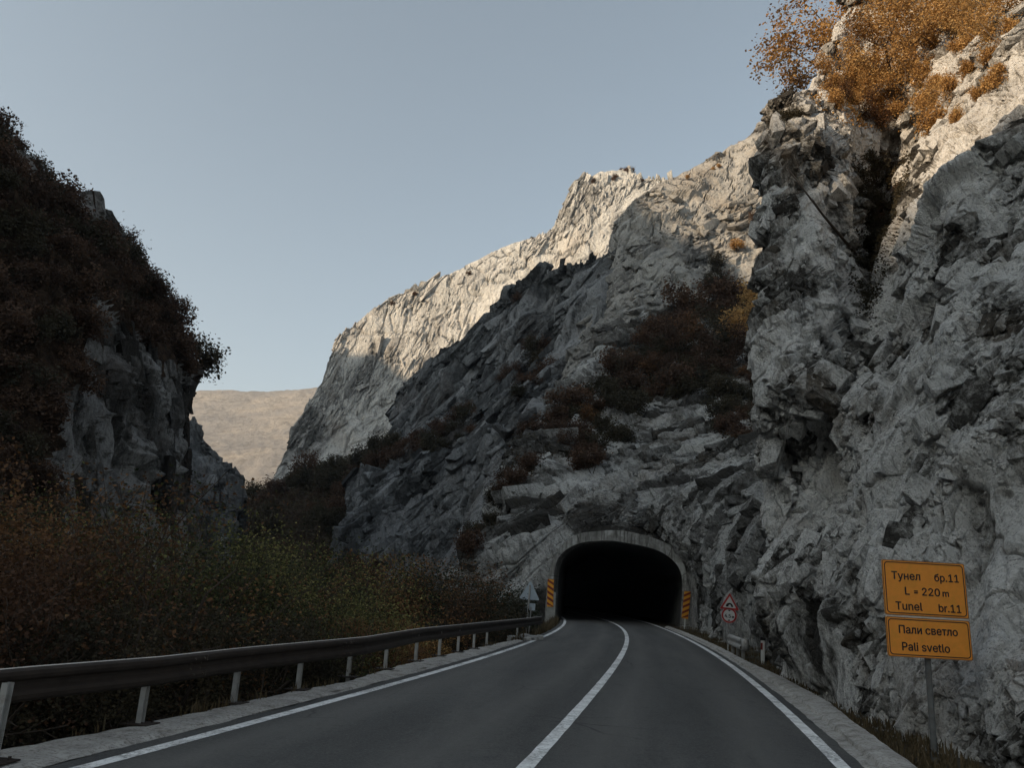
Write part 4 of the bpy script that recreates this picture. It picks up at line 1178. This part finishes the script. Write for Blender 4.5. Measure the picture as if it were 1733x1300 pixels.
def leaves_np(rs, centres, size, flat=.5):
    n = len(centres)
    a = rs.normal(0, 1, (n, 3)); a[:, 2] *= flat; a /= np.linalg.norm(a, axis=1, keepdims=True)
    b = rs.normal(0, 1, (n, 3)); b -= a*np.sum(a*b, 1, keepdims=True); b /= np.linalg.norm(b, axis=1, keepdims=True)
    s_ = size*rs.uniform(.55, 1.3, (n, 1))
    V = np.stack([centres-a*s_*.5, centres+b*s_*.32-a*s_*.05, centres+a*s_*.5, centres-b*s_*.32-a*s_*.05], 1).reshape(-1, 3)
    return V, np.arange(4*n).reshape(n, 4)
def set_tint(me, nleaf, rs, clump=None):
    """one shade per leaf"""
    at_ = me.attributes.new('tint', 'FLOAT', 'FACE')
    v = np.zeros(len(me.polygons), np.float32)
    t = np.clip(rs.normal(.5, .24, nleaf), 0, 1) if clump is None else clump
    v[-nleaf:] = t
    at_.data.foreach_set('value', v)
def leaf_points(rs, segs, n, sig, minlv=2):
    s_ = [q for q in segs if q[4] >= minlv]
    i = rs.randint(0, len(s_), n); t = rs.uniform(0, 1, (n, 1))
    p0 = np.array([s_[j][0] for j in i]); p1 = np.array([s_[j][1] for j in i])
    # some twigs carry many leaves and some few
    return p0*(1-t)+p1*t + rs.normal(0, sig, (n, 3))
def shrub_mesh(name, seed, nleaf, leaf, lm, height=1.0, spread=.9, stems=6, levels=2, sig=.07, bark='bark', flat=.5):
    """a whole small shrub as one mesh (materials: bark, leaf)"""
    rs = np.random.RandomState(seed)
    segs = grow(rs, height, spread, stems, levels, 3, .018)
    V1, F1 = tubes_np(segs, 3)
    C = leaf_points(rs, segs, nleaf, sig, levels-1)
    V2, F2 = leaves_np(rs, C, leaf, flat)
    V = np.concatenate([V1, V2]); Fc = np.concatenate([F1, F2+len(V1)])
    fm = np.r_[np.zeros(len(F1), int), np.ones(len(F2), int)]
    o = mesh_np(name, V, Fc, [MT[bark], MT[lm]], fm)
    cl = np.clip(.5+.30*fbm(C*3.2/height, 2, seed)+rs.normal(0, .16, nleaf), 0, 1)
    set_tint(o.data, nleaf, rs, cl)
    return o
def big_plant(name, label, cat, group, loc, seed, nleaf, leaf, lm, height, spread=.8, stems=5, levels=3, sig=.05, bark='bark', rot=None, parts=('branches', 'foliage'), minlv=2, flat=.5, tilt=(0, 0), keep=None, gaps=None):
    rs = np.random.RandomState(seed)
    root = empty(name, tuple(loc), (tilt[0], tilt[1], rs.uniform(0, 6.28) if rot is None else rot)); tagit(root, label, cat, group)
    segs = grow(rs, height, spread, stems, levels, 3 if levels < 3 else 2, .014 if parts[0] == 'branches' else .022)
    if keep is not None:
        cz, sz = math.cos(root.rotation_euler[2]), math.sin(root.rotation_euler[2])
        segs = [q for q in segs if keep(np.array([q[1][0]*cz-q[1][1]*sz+loc[0]]), np.array([q[1][0]*sz+q[1][1]*cz+loc[1]]))[0]]
    V1, F1 = tubes_np(segs, 5)
    mesh_np(parts[0], V1, F1, MT[bark], parent=root)
    C = leaf_points(rs, segs, nleaf, sig*height, minlv)
    if gaps is not None:
        g_ = fbm(C*gaps/height*6, 3, seed+9); C = C[(g_ + rs.normal(0, .12, len(C)) > -.12) & (C[:, 2] < np.percentile(C[:, 2], 99.3))]
        nleaf = len(C)
    if keep is not None:
        cz, sz = math.cos(root.rotation_euler[2]), math.sin(root.rotation_euler[2])
        C = C[keep(C[:, 0]*cz-C[:, 1]*sz+loc[0], C[:, 0]*sz+C[:, 1]*cz+loc[1])]
        nleaf = len(C)
    V2, F2 = leaves_np(rs, C, leaf, flat)
    o = mesh_np(parts[1], V2, F2, MT[lm], parent=root)
    cl = np.clip(.46+.42*fbm(C*3.0/height, 3, seed)+rs.normal(0, .22, nleaf), 0, 1)
    set_tint(o.data, nleaf, rs, cl)
    return root
def copy_plant(src, loc, rz, sc, label=None, tilt=(0, 0)):
    r = src.copy(); link(r); r.location = loc; r.rotation_euler = (tilt[0], tilt[1], rz); r.scale = (sc, sc, sc)
    if label: r['label'] = label
    for c in list(src.children): link(c.copy(), r)
    return r
def in_poly(px, py, poly):
    return inside(px, py, np.array(poly, float))
PROTO_USED = set()
def scatter(protos, seed_patch, poly, count, rpx, name_label, cat, group, seed, mind=.6, sink=.25, zs=(.8, 1.25), k=2.1):
    """individual shrubs rooted on a rock surface"""
    rs = np.random.RandomState(seed)
    D = PATCH[seed_patch]
    c = np.where(in_poly(D['px'], D['py'], poly))[0]
    rs.shuffle(c); taken = []
    for i in c:
        if len(taken) >= count: break
        x, y = D['px'][i], D['py'][i]
        r = rs.uniform(*rpx)
        if any((x-a)**2+(y-b)**2 < (mind*(r+q))**2 for a, b, q in taken): continue
        taken.append((x, y, r))
        p = D['P'][i]; m_ = p[1]/F
        pr = protos[rs.randint(len(protos))]
        if pr.name in PROTO_USED: o = pr.copy(); link(o)
        else: o = pr; PROTO_USED.add(pr.name)
        sc = r*m_*k
        n_ = D['N'].reshape(-1, 3)[i]
        o.location = tuple(p + n_*sc*.12 - np.array([0, 0, sink*sc]))
        o.rotation_euler = (rs.uniform(-.25, .25)+n_[1]*-.25, rs.uniform(-.25, .25)+n_[0]*.25, rs.uniform(0, 6.28)); o.scale = (sc, sc, sc*rs.uniform(*zs))
        tagit(o, name_label, cat, group)
        o.name = cat.replace(' ', '_')
    return len(taken)
def undergrowth(name, seed_patch, poly, n, leafpx, lm, label, seed, lift=1.0):
    """ground cover of leaves over a rock surface"""
    rs = np.random.RandomState(seed)
    D = PATCH[seed_patch]
    polys = poly if isinstance(poly[0][0], (list, tuple)) else [poly]
    ok = np.zeros(len(D['px']), bool)
    for q in polys: ok |= in_poly(D['px'], D['py'], q)
    c = np.where(ok)[0]
    i = c[rs.randint(0, len(c), n)]
    P_ = D['P'][i]; m_ = P_[:, 1:2]/F
    w = fbm(P_/(m_*40), 3, seed)
    keep = w > -.35
    P_, m_, i = P_[keep], m_[keep], i[keep]
    P_ = P_ + D['N'].reshape(-1, 3)[i]*rs.uniform(0, 7, (len(P_), 1))*m_*lift + rs.normal(0, 3, P_.shape)*m_
    V, Fc = leaves_np(rs, P_, leafpx*m_, .6)
    o = mesh_np(name, V, Fc, MT[lm])
    set_tint(o.data, len(P_), rs, np.clip(.5+.3*fbm(P_/(m_*25), 2, seed+1)+rs.normal(0, .18, len(P_)), 0, 1))
    return tagit(o, label, kind='stuff')

# --- left cliff woodland
LW = [[(-60, 170), (55, 305), (145, 368), (222, 433), (276, 505), (335, 595), (330, 645), (285, 612), (235, 575), (165, 500), (150, 600), (120, 680), (100, 760), (85, 880), (-60, 880)]]
pb = [shrub_mesh('shrub', 100+i, 2550, 0.085, 'leaf_brown', 1.0, .95, 6, 2, .10) for i in range(4)]
pd_ = [shrub_mesh('shrub', 120+i, 2550, 0.080, 'leaf_dark', 1.0, .95, 6, 2, .10) for i in range(3)]
scatter(pb+pd_[:1], 8, LW[0], 205, (15, 30), 'brown leaved tree in the shaded woodland covering the left cliff', 'tree', 'trees on the left cliff', 1, .3, k=2.7)
scatter(pb+pd_, 8, [(0, 215), (60, 300), (145, 360), (222, 425), (276, 495), (340, 600), (325, 640), (270, 560), (200, 470), (120, 420), (40, 350), (0, 270)], 44, (13, 24), 'small brown tree on the skyline edge of the left cliff', 'tree', 'trees along the crest of the left cliff', 2, .4, k=2.4)
undergrowth('undergrowth', 8, LW, 90000, 6, 'leaf_brown', 'brown leafy ground cover on the left cliff', 3, 3.0)
# --- woodland on the slope closing the gorge
VP = [(395, 860), (412, 845), (460, 832), (510, 810), (570, 795), (640, 765), (720, 735), (800, 690), (830, 700), (760, 770), (640, 790), (600, 830), (570, 900), (560, 930), (500, 905), (420, 900)]
scatter(pd_+pb[:1], 7, [(330, 880), (395, 860), (412, 848), (460, 835), (510, 815), (570, 799), (640, 772), (640, 850), (575, 905), (500, 910), (420, 900), (340, 960)], 70, (11, 21), 'dark shrub in the shaded woodland at the end of the gorge', 'shrub', 'shrubs on the slope at the end of the gorge', 5, .45)
undergrowth('undergrowth', 7, [(330, 850), (412, 840), (800, 690), (800, 760), (640, 860), (560, 930), (420, 930), (330, 980)], 26000, 4.5, 'leaf_dark', 'dark ground cover on the slope at the end of the gorge', 6, 1.6)
ML = [(600, 815), (660, 795), (730, 772), (790, 752), (840, 705), (800, 690), (720, 740), (640, 770)]
scatter(pd_+pb, 4, ML, 24, (10, 18), 'dark shrub on the sloping ledge below the dark rock shoulder', 'shrub', 'shrubs on the ledge below the rock shoulder', 7, .5)
scatter(pb, 4, [(860, 505), (885, 485), (905, 482), (905, 500), (880, 520)], 4, (8, 14), 'brown shrub on the edge of the dark rock shoulder against the sunlit ridge', 'shrub', 'shrubs on the rim of the dark shoulder', 8, .5)
scatter(pd_+pb, 4, [(870, 600), (930, 580), (940, 640), (880, 690), (850, 660)], 9, (12, 22), 'brown shrub in the gully left of the pale slab', 'shrub', 'shrubs in the gully beside the slab', 9, .5)
# --- bench and slopes above the tunnel
pg_ = shrub_mesh('shrub', 160, 2000, .08, 'leaf_autumn', 1.0, .95, 6, 2, .10)
BP = [(960, 700), (1020, 650), (1090, 560), (1180, 520), (1290, 520), (1290, 780), (1240, 760), (1180, 680), (1100, 690), (1060, 740), (1000, 800), (950, 780), (900, 790), (890, 740)]
scatter(pd_+pb+[pg_], 1, BP, 84, (13, 30), 'brown or rust coloured shrub on the overgrown slope above the tunnel', 'shrub', 'shrubs on the slope above the tunnel', 10, .42, k=2.0)
undergrowth('undergrowth', 1, [BP, [(700, 960), (790, 860), (850, 800), (890, 760), (930, 800), (860, 880), (800, 950), (760, 1000)]], 15000, 4.5, 'leaf_dark', 'dark ground cover on the slope above the tunnel', 11, 2.0)
scatter(pb+pd_, 1, [(790, 880), (850, 820), (900, 760), (920, 780), (870, 850), (810, 930), (780, 960)], 14, (12, 22), 'brown shrub among the slanting ribs left of the tunnel', 'shrub', 'shrubs among the slanting ribs', 12, .5)
po = [shrub_mesh('shrub', 140+i, 2210, 0.085, 'leaf_orange', 1.0, .8, 5, 2, .10, 'bark_lit') for i in range(2)]
scatter(po, 1, [(1245, 520), (1290, 510), (1290, 600), (1240, 590)], 7, (20, 32), 'ochre leaved bush beside the near cliff above the tunnel', 'shrub', 'ochre bushes above the tunnel', 13, .5)
scatter(po[1:]+pb[:1], 3, [(1230, 380), (1300, 370), (1300, 430), (1240, 425)], 7, (9, 17), 'ochre shrub at the foot of the sunlit slab crest', 'shrub', 'shrubs at the foot of the sunlit crest', 14, .5)
scatter(pd_, 3, [(1170, 470), (1225, 450), (1225, 490), (1180, 500)], 5, (10, 17), 'dark shrub rooted in a crack of the pale slab', 'shrub', 'shrubs in cracks of the slab', 15, .5)
pr_ = [shrub_mesh('shrub', 150+i, 1190, 0.110, 'leaf_rust', 1.0, .8, 5, 2, .10, 'bark_lit') for i in range(2)]
scatter(pr_, 5, [(980, 318), (1010, 296), (1055, 288), (1105, 300), (1105, 312), (1050, 304), (1000, 316)], 8, (3, 6), 'tiny rust coloured shrub on the highest sunlit summit', 'shrub', 'shrubs on the sunlit summit', 16, .4)
scatter(pr_, 5, [(640, 522), (700, 497), (780, 464), (860, 422), (932, 394), (932, 402), (860, 432), (780, 474), (700, 508), (640, 534)], 7, (3, 5), 'tiny rust coloured shrub along the rim of the sunlit ridge', 'shrub', 'shrubs along the sunlit ridge', 17, .4)
scatter(po, 3, [(1120, 312), (1190, 280), (1300, 215), (1300, 232), (1200, 296), (1130, 322)], 8, (4, 7), 'small ochre shrub on the crest of the pale slab', 'shrub', 'shrubs on the crest of the slab', 18, .4)

# --- small trees on the bench
def tree_proto(seed, lm, nleaf, bark='bark', leaf=.11):
    return big_plant('tree', '', 'tree', None, (0, 0, 0), seed, nleaf, leaf, lm, 1.0, .55, 2, 3, .05, bark, 0, ('trunk', 'crown'), 2)
def on_patch(sp_, px, py):
    D = PATCH[sp_]; j = np.argmin((D['px']-px)**2+(D['py']-py)**2); return D['P'][j]
tA, tB = tree_proto(301, 'leaf_brown', 4200, leaf=.034), tree_proto(302, 'leaf_dark', 1100, leaf=.03)
lst = [(1140, 625, 105, tA, 'rust brown small tree with a round crown before the pale slab'), (1195, 630, 130, tB, 'nearly bare tree with forked dark stems in front of the pale slab'), (1060, 665, 90, tB, 'thin bare tree at the lower left corner of the pale slab'),
       (1235, 640, 110, tA, 'brown tree next to the ochre bushes above the tunnel'), (1110, 650, 70, tA, 'low brown tree left of the forked bare tree'), (955, 780, 70, tA, 'small brown tree on the slope straight above the tunnel arch')]
us = set()
for px, py, hp, src, lab in lst:
    p = on_patch(1, px, py); sc = hp*p[1]/F
    if src.name in us: o = copy_plant(src, (p[0], p[1], p[2]-.2), random.uniform(0, 6), sc, lab)
    else: us.add(src.name); o = src; o.location = (p[0], p[1], p[2]-.2); o.scale = (sc,)*3; o['label'] = lab
    o['group'] = 'small trees above the tunnel'

# --- sunlit trees on top of the near cliff
tC = tree_proto(311, 'leaf_orange', 5200, 'bark_lit', .028); tD = tree_proto(312, 'leaf_autumn', 5200, 'bark_lit', .028)
lst = [(1425, 158, 85, tD, 'rust red tree at the outer corner on top of the near cliff'), (1440, 130, 150, tC, 'orange tree second from the outer corner of the near cliff top'), (1425, 185, 60, tD, 'low rust coloured tree drooping over the near cliff edge'),
       (1470, 150, 190, tC, 'orange tree above the dark gully on the near cliff'), (1520, 160, 150, tC, 'ochre tree leaning over the head of the gully'), (1500, 60, 170, tC, 'orange tree high on the near cliff at the top of the picture'),
       (1500, 30, 140, tD, 'rust coloured tree high on the skyline of the near cliff'), (1560, 110, 130, tC, 'ochre tree growing from the sunlit rock right of the gully'), (1590, 30, 150, tC, 'yellow orange tree high on the sunlit rock'), (1660, 40, 120, tC, 'ochre tree at the upper right end of the sunlit rock'), (1480, 250, 85, tD, 'shaded rust tree at the dark head of the gully'), (1540, 235, 90, tD, 'rust brown tree hanging into the gully from its right rim'),
       (1630, 110, 130, tC, 'golden tree in the middle of the sunlit rock'), (1700, 90, 120, tC, 'golden tree at the right edge of the picture on sunlit rock'), (1545, 180, 110, tC, 'golden low tree just above the gully rim'), (1450, 190, 110, tC, 'orange low tree between the corner tree and the gully'), (1600, 190, 90, tC, 'small golden tree on the lower sunlit rock'), (1680, 10, 150, tC, 'golden tree at the top edge near the right corner')]
for n_, (px, py, hp, src, lab) in enumerate(lst):
    p = on_patch(2, px, py); sc = 1.3*hp*p[1]/F; rz = 1.7*n_; tl = (random.uniform(.0, .3), random.uniform(-.3, .15))
    if src.name in us: o = copy_plant(src, (p[0], p[1], p[2]-.15), rz, sc, lab, tl)
    else: us.add(src.name); o = src; o.location = (p[0], p[1], p[2]-.15); o.scale = (sc,)*3; o['label'] = lab; o.rotation_euler = (*tl, rz)
    o['group'] = 'sunlit trees on the near cliff'
scatter(po, 2, [(1390, 170), (1440, 120), (1560, 80), (1640, 20), (1733, 0), (1733, 130), (1650, 190), (1580, 250), (1470, 220), (1400, 200)], 40, (12, 26), 'orange bush on the sunlit top of the near cliff', 'shrub', 'bushes on the near cliff top', 21, .5, zs=(1.0, 1.7))
scatter(pd_+pb[:1], 2, [(1440, 280), (1540, 280), (1530, 360), (1500, 470), (1470, 540), (1440, 480), (1450, 380)], 30, (14, 26), 'dark brown bush growing in the shaded gully of the near cliff', 'shrub', 'bushes in the gully of the near cliff', 22, .5)
undergrowth('undergrowth', 2, [(1440, 260), (1550, 260), (1540, 330), (1505, 470), (1470, 580), (1430, 520), (1440, 380)], 22000, 5, 'leaf_dark', 'dark leaf litter and ivy in the gully of the near cliff', 23)
undergrowth('undergrowth', 2, [(1365, 165), (1440, 120), (1560, 90), (1560, 230), (1470, 220), (1400, 205)], 12000, 5, 'leaf_orange', 'orange leaf cover on the near cliff top', 24, 1.5)
scatter(pd_, 2, [(1308, 215), (1322, 195), (1345, 185), (1345, 205), (1320, 225)], 4, (14, 24), 'thin dark bush on the outer shoulder of the near cliff against the sky', 'shrub', 'bushes on the outer shoulder', 25, .4)
# dead stem leaning on the near cliff
a_, b_, c_ = [on_patch(2, *q)+np.array([-.35, -.55, 0]) for q in ((1340, 300), (1400, 380), (1455, 445))]
mb = MB(); mb.tube(a_, b_, .02, .035, 6); mb.tube(b_, c_, .035, .05, 6); mb.tube(b_, b_+np.array([-.35, -.1, .5]), .016, .008, 5); mb.tube((a_+b_)/2, (a_+b_)/2+np.array([-.7, 0, -.25]), .014, .006, 5)
tagit(mb.build('dead_branch', MT['bark'], smooth=True), 'dark dead branch leaning across the near cliff left of the gully', 'branch')

# --- bushes behind the crash barrier
def bush(px, py_top, Y, hgt, lm, nleaf, leaf, label, seed, spread=.8, stems=13, sig=.05, minlv=2, levels=3):
    t = at(px, py_top-(85 if px < 130 else 55 if px < 560 and py_top < 960 else 28 if py_top < 1000 else 8), Y); z0 = float(ground_z(np.array([t[0]]), np.array([Y]))[0])
    h = t[2]-z0 if hgt is None else hgt
    return big_plant('bush', label, 'bush', 'bushes behind the crash barrier', (t[0], Y, max(z0, t[2]-h)-.1), seed, nleaf, leaf, lm, h*.97, spread, stems, levels, sig, 'bark', None, ('branches', 'foliage'), minlv, keep=lambda x, y: x < xv(y)-.12, gaps=1.0)
bl = [
 (30, 830, 12, 'leaf_autumn', 92016, 0.060, 'rust brown bush at the left edge behind the barrier', .8),
 (-60, 900, 9, 'leaf_rust', 61344, 0.053, 'red brown bush cut by the left edge of the picture', .8),
 (110, 872, 14, 'leaf_autumn', 81793, 0.065, 'rust brown bush with an ochre top beneath the left cliff', .8),
 (215, 880, 15, 'leaf_green', 61344, 0.060, 'dark green bush flecked with yellow next to the rust brown one', .6),
 (300, 868, 17, 'leaf_green', 66456, 0.065, 'tallest green bush flecked with yellow leaves behind the barrier', .6),
 (390, 900, 18, 'leaf_green', 66456, 0.065, 'yellow flecked green bush in the middle of the row behind the barrier', .6),
 (470, 935, 19, 'leaf_green', 61344, 0.065, 'low yellow flecked bush left of the gap before the dark rock', .6),
 (545, 950, 22, 'leaf_green', 61344, 0.071, 'yellow flecked bush at the right end of the green row', .6),
 (150, 1000, 10, 'leaf_dark', 61344, 0.048, 'low dark bush close behind the barrier on the left', .9),
 (330, 1010, 12, 'leaf_dark', 61344, 0.048, 'low dark brown bush close behind the second barrier post', .9),
 (500, 1020, 15, 'leaf_dark', 61344, 0.053, 'low brown bush close behind the barrier in its middle', .9),
 (600, 950, 32, 'leaf_evergreen', 61344, 0.101, 'dark evergreen bush left of the rust brown round bush', .6),
 (690, 950, 30, 'leaf_autumn', 66456, 0.095, 'rust brown round bush behind the barrier near the tunnel', .7),
 (745, 985, 33, 'leaf_dark', 61344, 0.095, 'dim brown bush between the rust round bush and the tunnel rock', .7),
 (805, 990, 38, 'leaf_evergreen', 61344, 0.101, 'dark green bush against the rock left of the sign seen from behind', .6),
 (640, 1040, 21, 'leaf_autumn', 46008, 0.053, 'low rust bush touching the barrier left of the dry orange tuft', .9),
 (705, 1046, 24, 'leaf_orange', 25558, 0.053, 'dry orange tuft of leaves just above the barrier', .9),
 (770, 1045, 28, 'leaf_dark', 46008, 0.065, 'low dark bush above the barrier near its far end', .9),
]
for n_, (px, py, Y, lm, nl, lf, lab, sp_) in enumerate(bl):
    bush(px, py, Y, None, lm, nl, lf, lab, 400+n_, sp_)
# undergrowth on the bank
def bank_cover(name, n, xr_, yr_, leaf, lm, label, seed, hmax):
    rs = np.random.RandomState(seed)
    y = rs.uniform(*yr_, n); dl_ = rs.uniform(*xr_, n); x = xv(y)-dl_
    z = ground_z(x, y)+rs.uniform(0, 1, n)**1.6*hmax*np.clip(dl_/1.2, .15, 1)
    C = np.stack([x, y, z], 1); C = C[fbm(C*.6, 3, seed) > -.45]
    V, Fc = leaves_np(rs, C, leaf, .8)
    o = mesh_np(name, V, Fc, MT[lm]); set_tint(o.data, len(C), rs, np.clip(.45+.3*fbm(C*.8, 2, seed+2)+rs.normal(0, .2, len(C)), 0, 1))
    return tagit(o, label, kind='stuff')
bank_cover('undergrowth', 60000, (.2, 7), (4, 45), .05, 'leaf_dark', 'dark undergrowth on the bank below the barrier', 31, 1.9)
bank_cover('undergrowth', 40000, (6, 40), (16, 80), .1, 'leaf_dark', 'dark undergrowth covering the gorge floor', 32, 6.0)
# dry grass: blades
def grass(name, pts, hgt, label, seed, lm='grass_dry', wid=.012):
    rs = np.random.RandomState(seed); n = len(pts)
    h = hgt*rs.uniform(.35, 1.2, n); a = rs.uniform(0, 6.283, n); l = rs.uniform(.1, .6, n)*h
    dx = np.cos(a); dy = np.sin(a)
    w = wid*rs.uniform(.6, 1.3, n)
    b0 = pts + np.stack([-dy*w, dx*w, np.full(n, -.02)], 1); b1 = pts + np.stack([dy*w, -dx*w, np.full(n, -.02)], 1)
    m_ = pts + np.stack([dx*l*.3, dy*l*.3, h*.6], 1)
    t = pts + np.stack([dx*l, dy*l, h], 1)
    mw = np.stack([-dy*w*.7, dx*w*.7, 0*w], 1)
    V = np.stack([b0, b1, m_-mw, m_+mw, t+mw*.15, t-mw*.15], 1).reshape(-1, 3)
    k = np.arange(n)[:, None]*6
    Fc = np.concatenate([k+np.array([[0, 1, 2, 3]]), k+np.array([[3, 2, 5, 4]])])
    o = mesh_np(name, V, Fc, MT[lm]); v = np.clip(rs.normal(.5, .25, n), 0, 1)
    set_tint(o.data, 2*n, rs, np.r_[v, v])
    return tagit(o, label, kind='stuff')
rs = np.random.RandomState(50)
n = 11000; y = 7.5+rs.uniform(0, 1, n)**1.4*46; t = rs.uniform(0, 1, n)
D = PATCH[2]
x = xk(y)+.02+t**1.5*np.where(y < 18, .75, 1.6)
C = np.stack([x, y, np.full(n, -.03)+.12*t], 1)
cl = fbm(C*1.3, 3, 51); C = C[(cl+rs.normal(0, .15, n)) > -.1]
grass('grass', C, .10, 'dry grass along the foot of the right cliff', 52)
n = 5000; y = rs.uniform(30, 55, n); x = xl(y)-.45-rs.uniform(0, 1, n)*1.7
C = np.stack([x, y, ground_z(x, y)], 1)
grass('grass', C, .42, 'dry brown grass between the barrier end and the tunnel', 53, 'grass_dry', .02)
n = 900; y = rs.uniform(6, 30, n); x = xv(y)+rs.uniform(-.12, .1, n)
C = np.stack([x, y, np.full(n, .0)], 1); C = C[fbm(C*1.1, 2, 61) > .1]
grass('grass', C, .16, 'sparse dry tufts at the edge of the left verge', 54)

# ------------------------------------------------------------------ air
hm = bpy.data.materials.new('haze'); hm.use_nodes = True; hn = hm.node_tree; hn.nodes.clear()
ho = hn.nodes.new('ShaderNodeOutputMaterial'); hv = hn.nodes.new('ShaderNodeVolumePrincipled')
hv.inputs['Color'].default_value = (.93, .95, 1.0, 1); hv.inputs['Density'].default_value = HAZE; hv.inputs['Anisotropy'].default_value = .2
hn.links.new(hv.outputs[0], ho.inputs['Volume'])
mb = MB(); mb.box((0, 0, 470), (9000, 9000, 1100))
tagit(mb.build('haze', hm), kind='stuff')
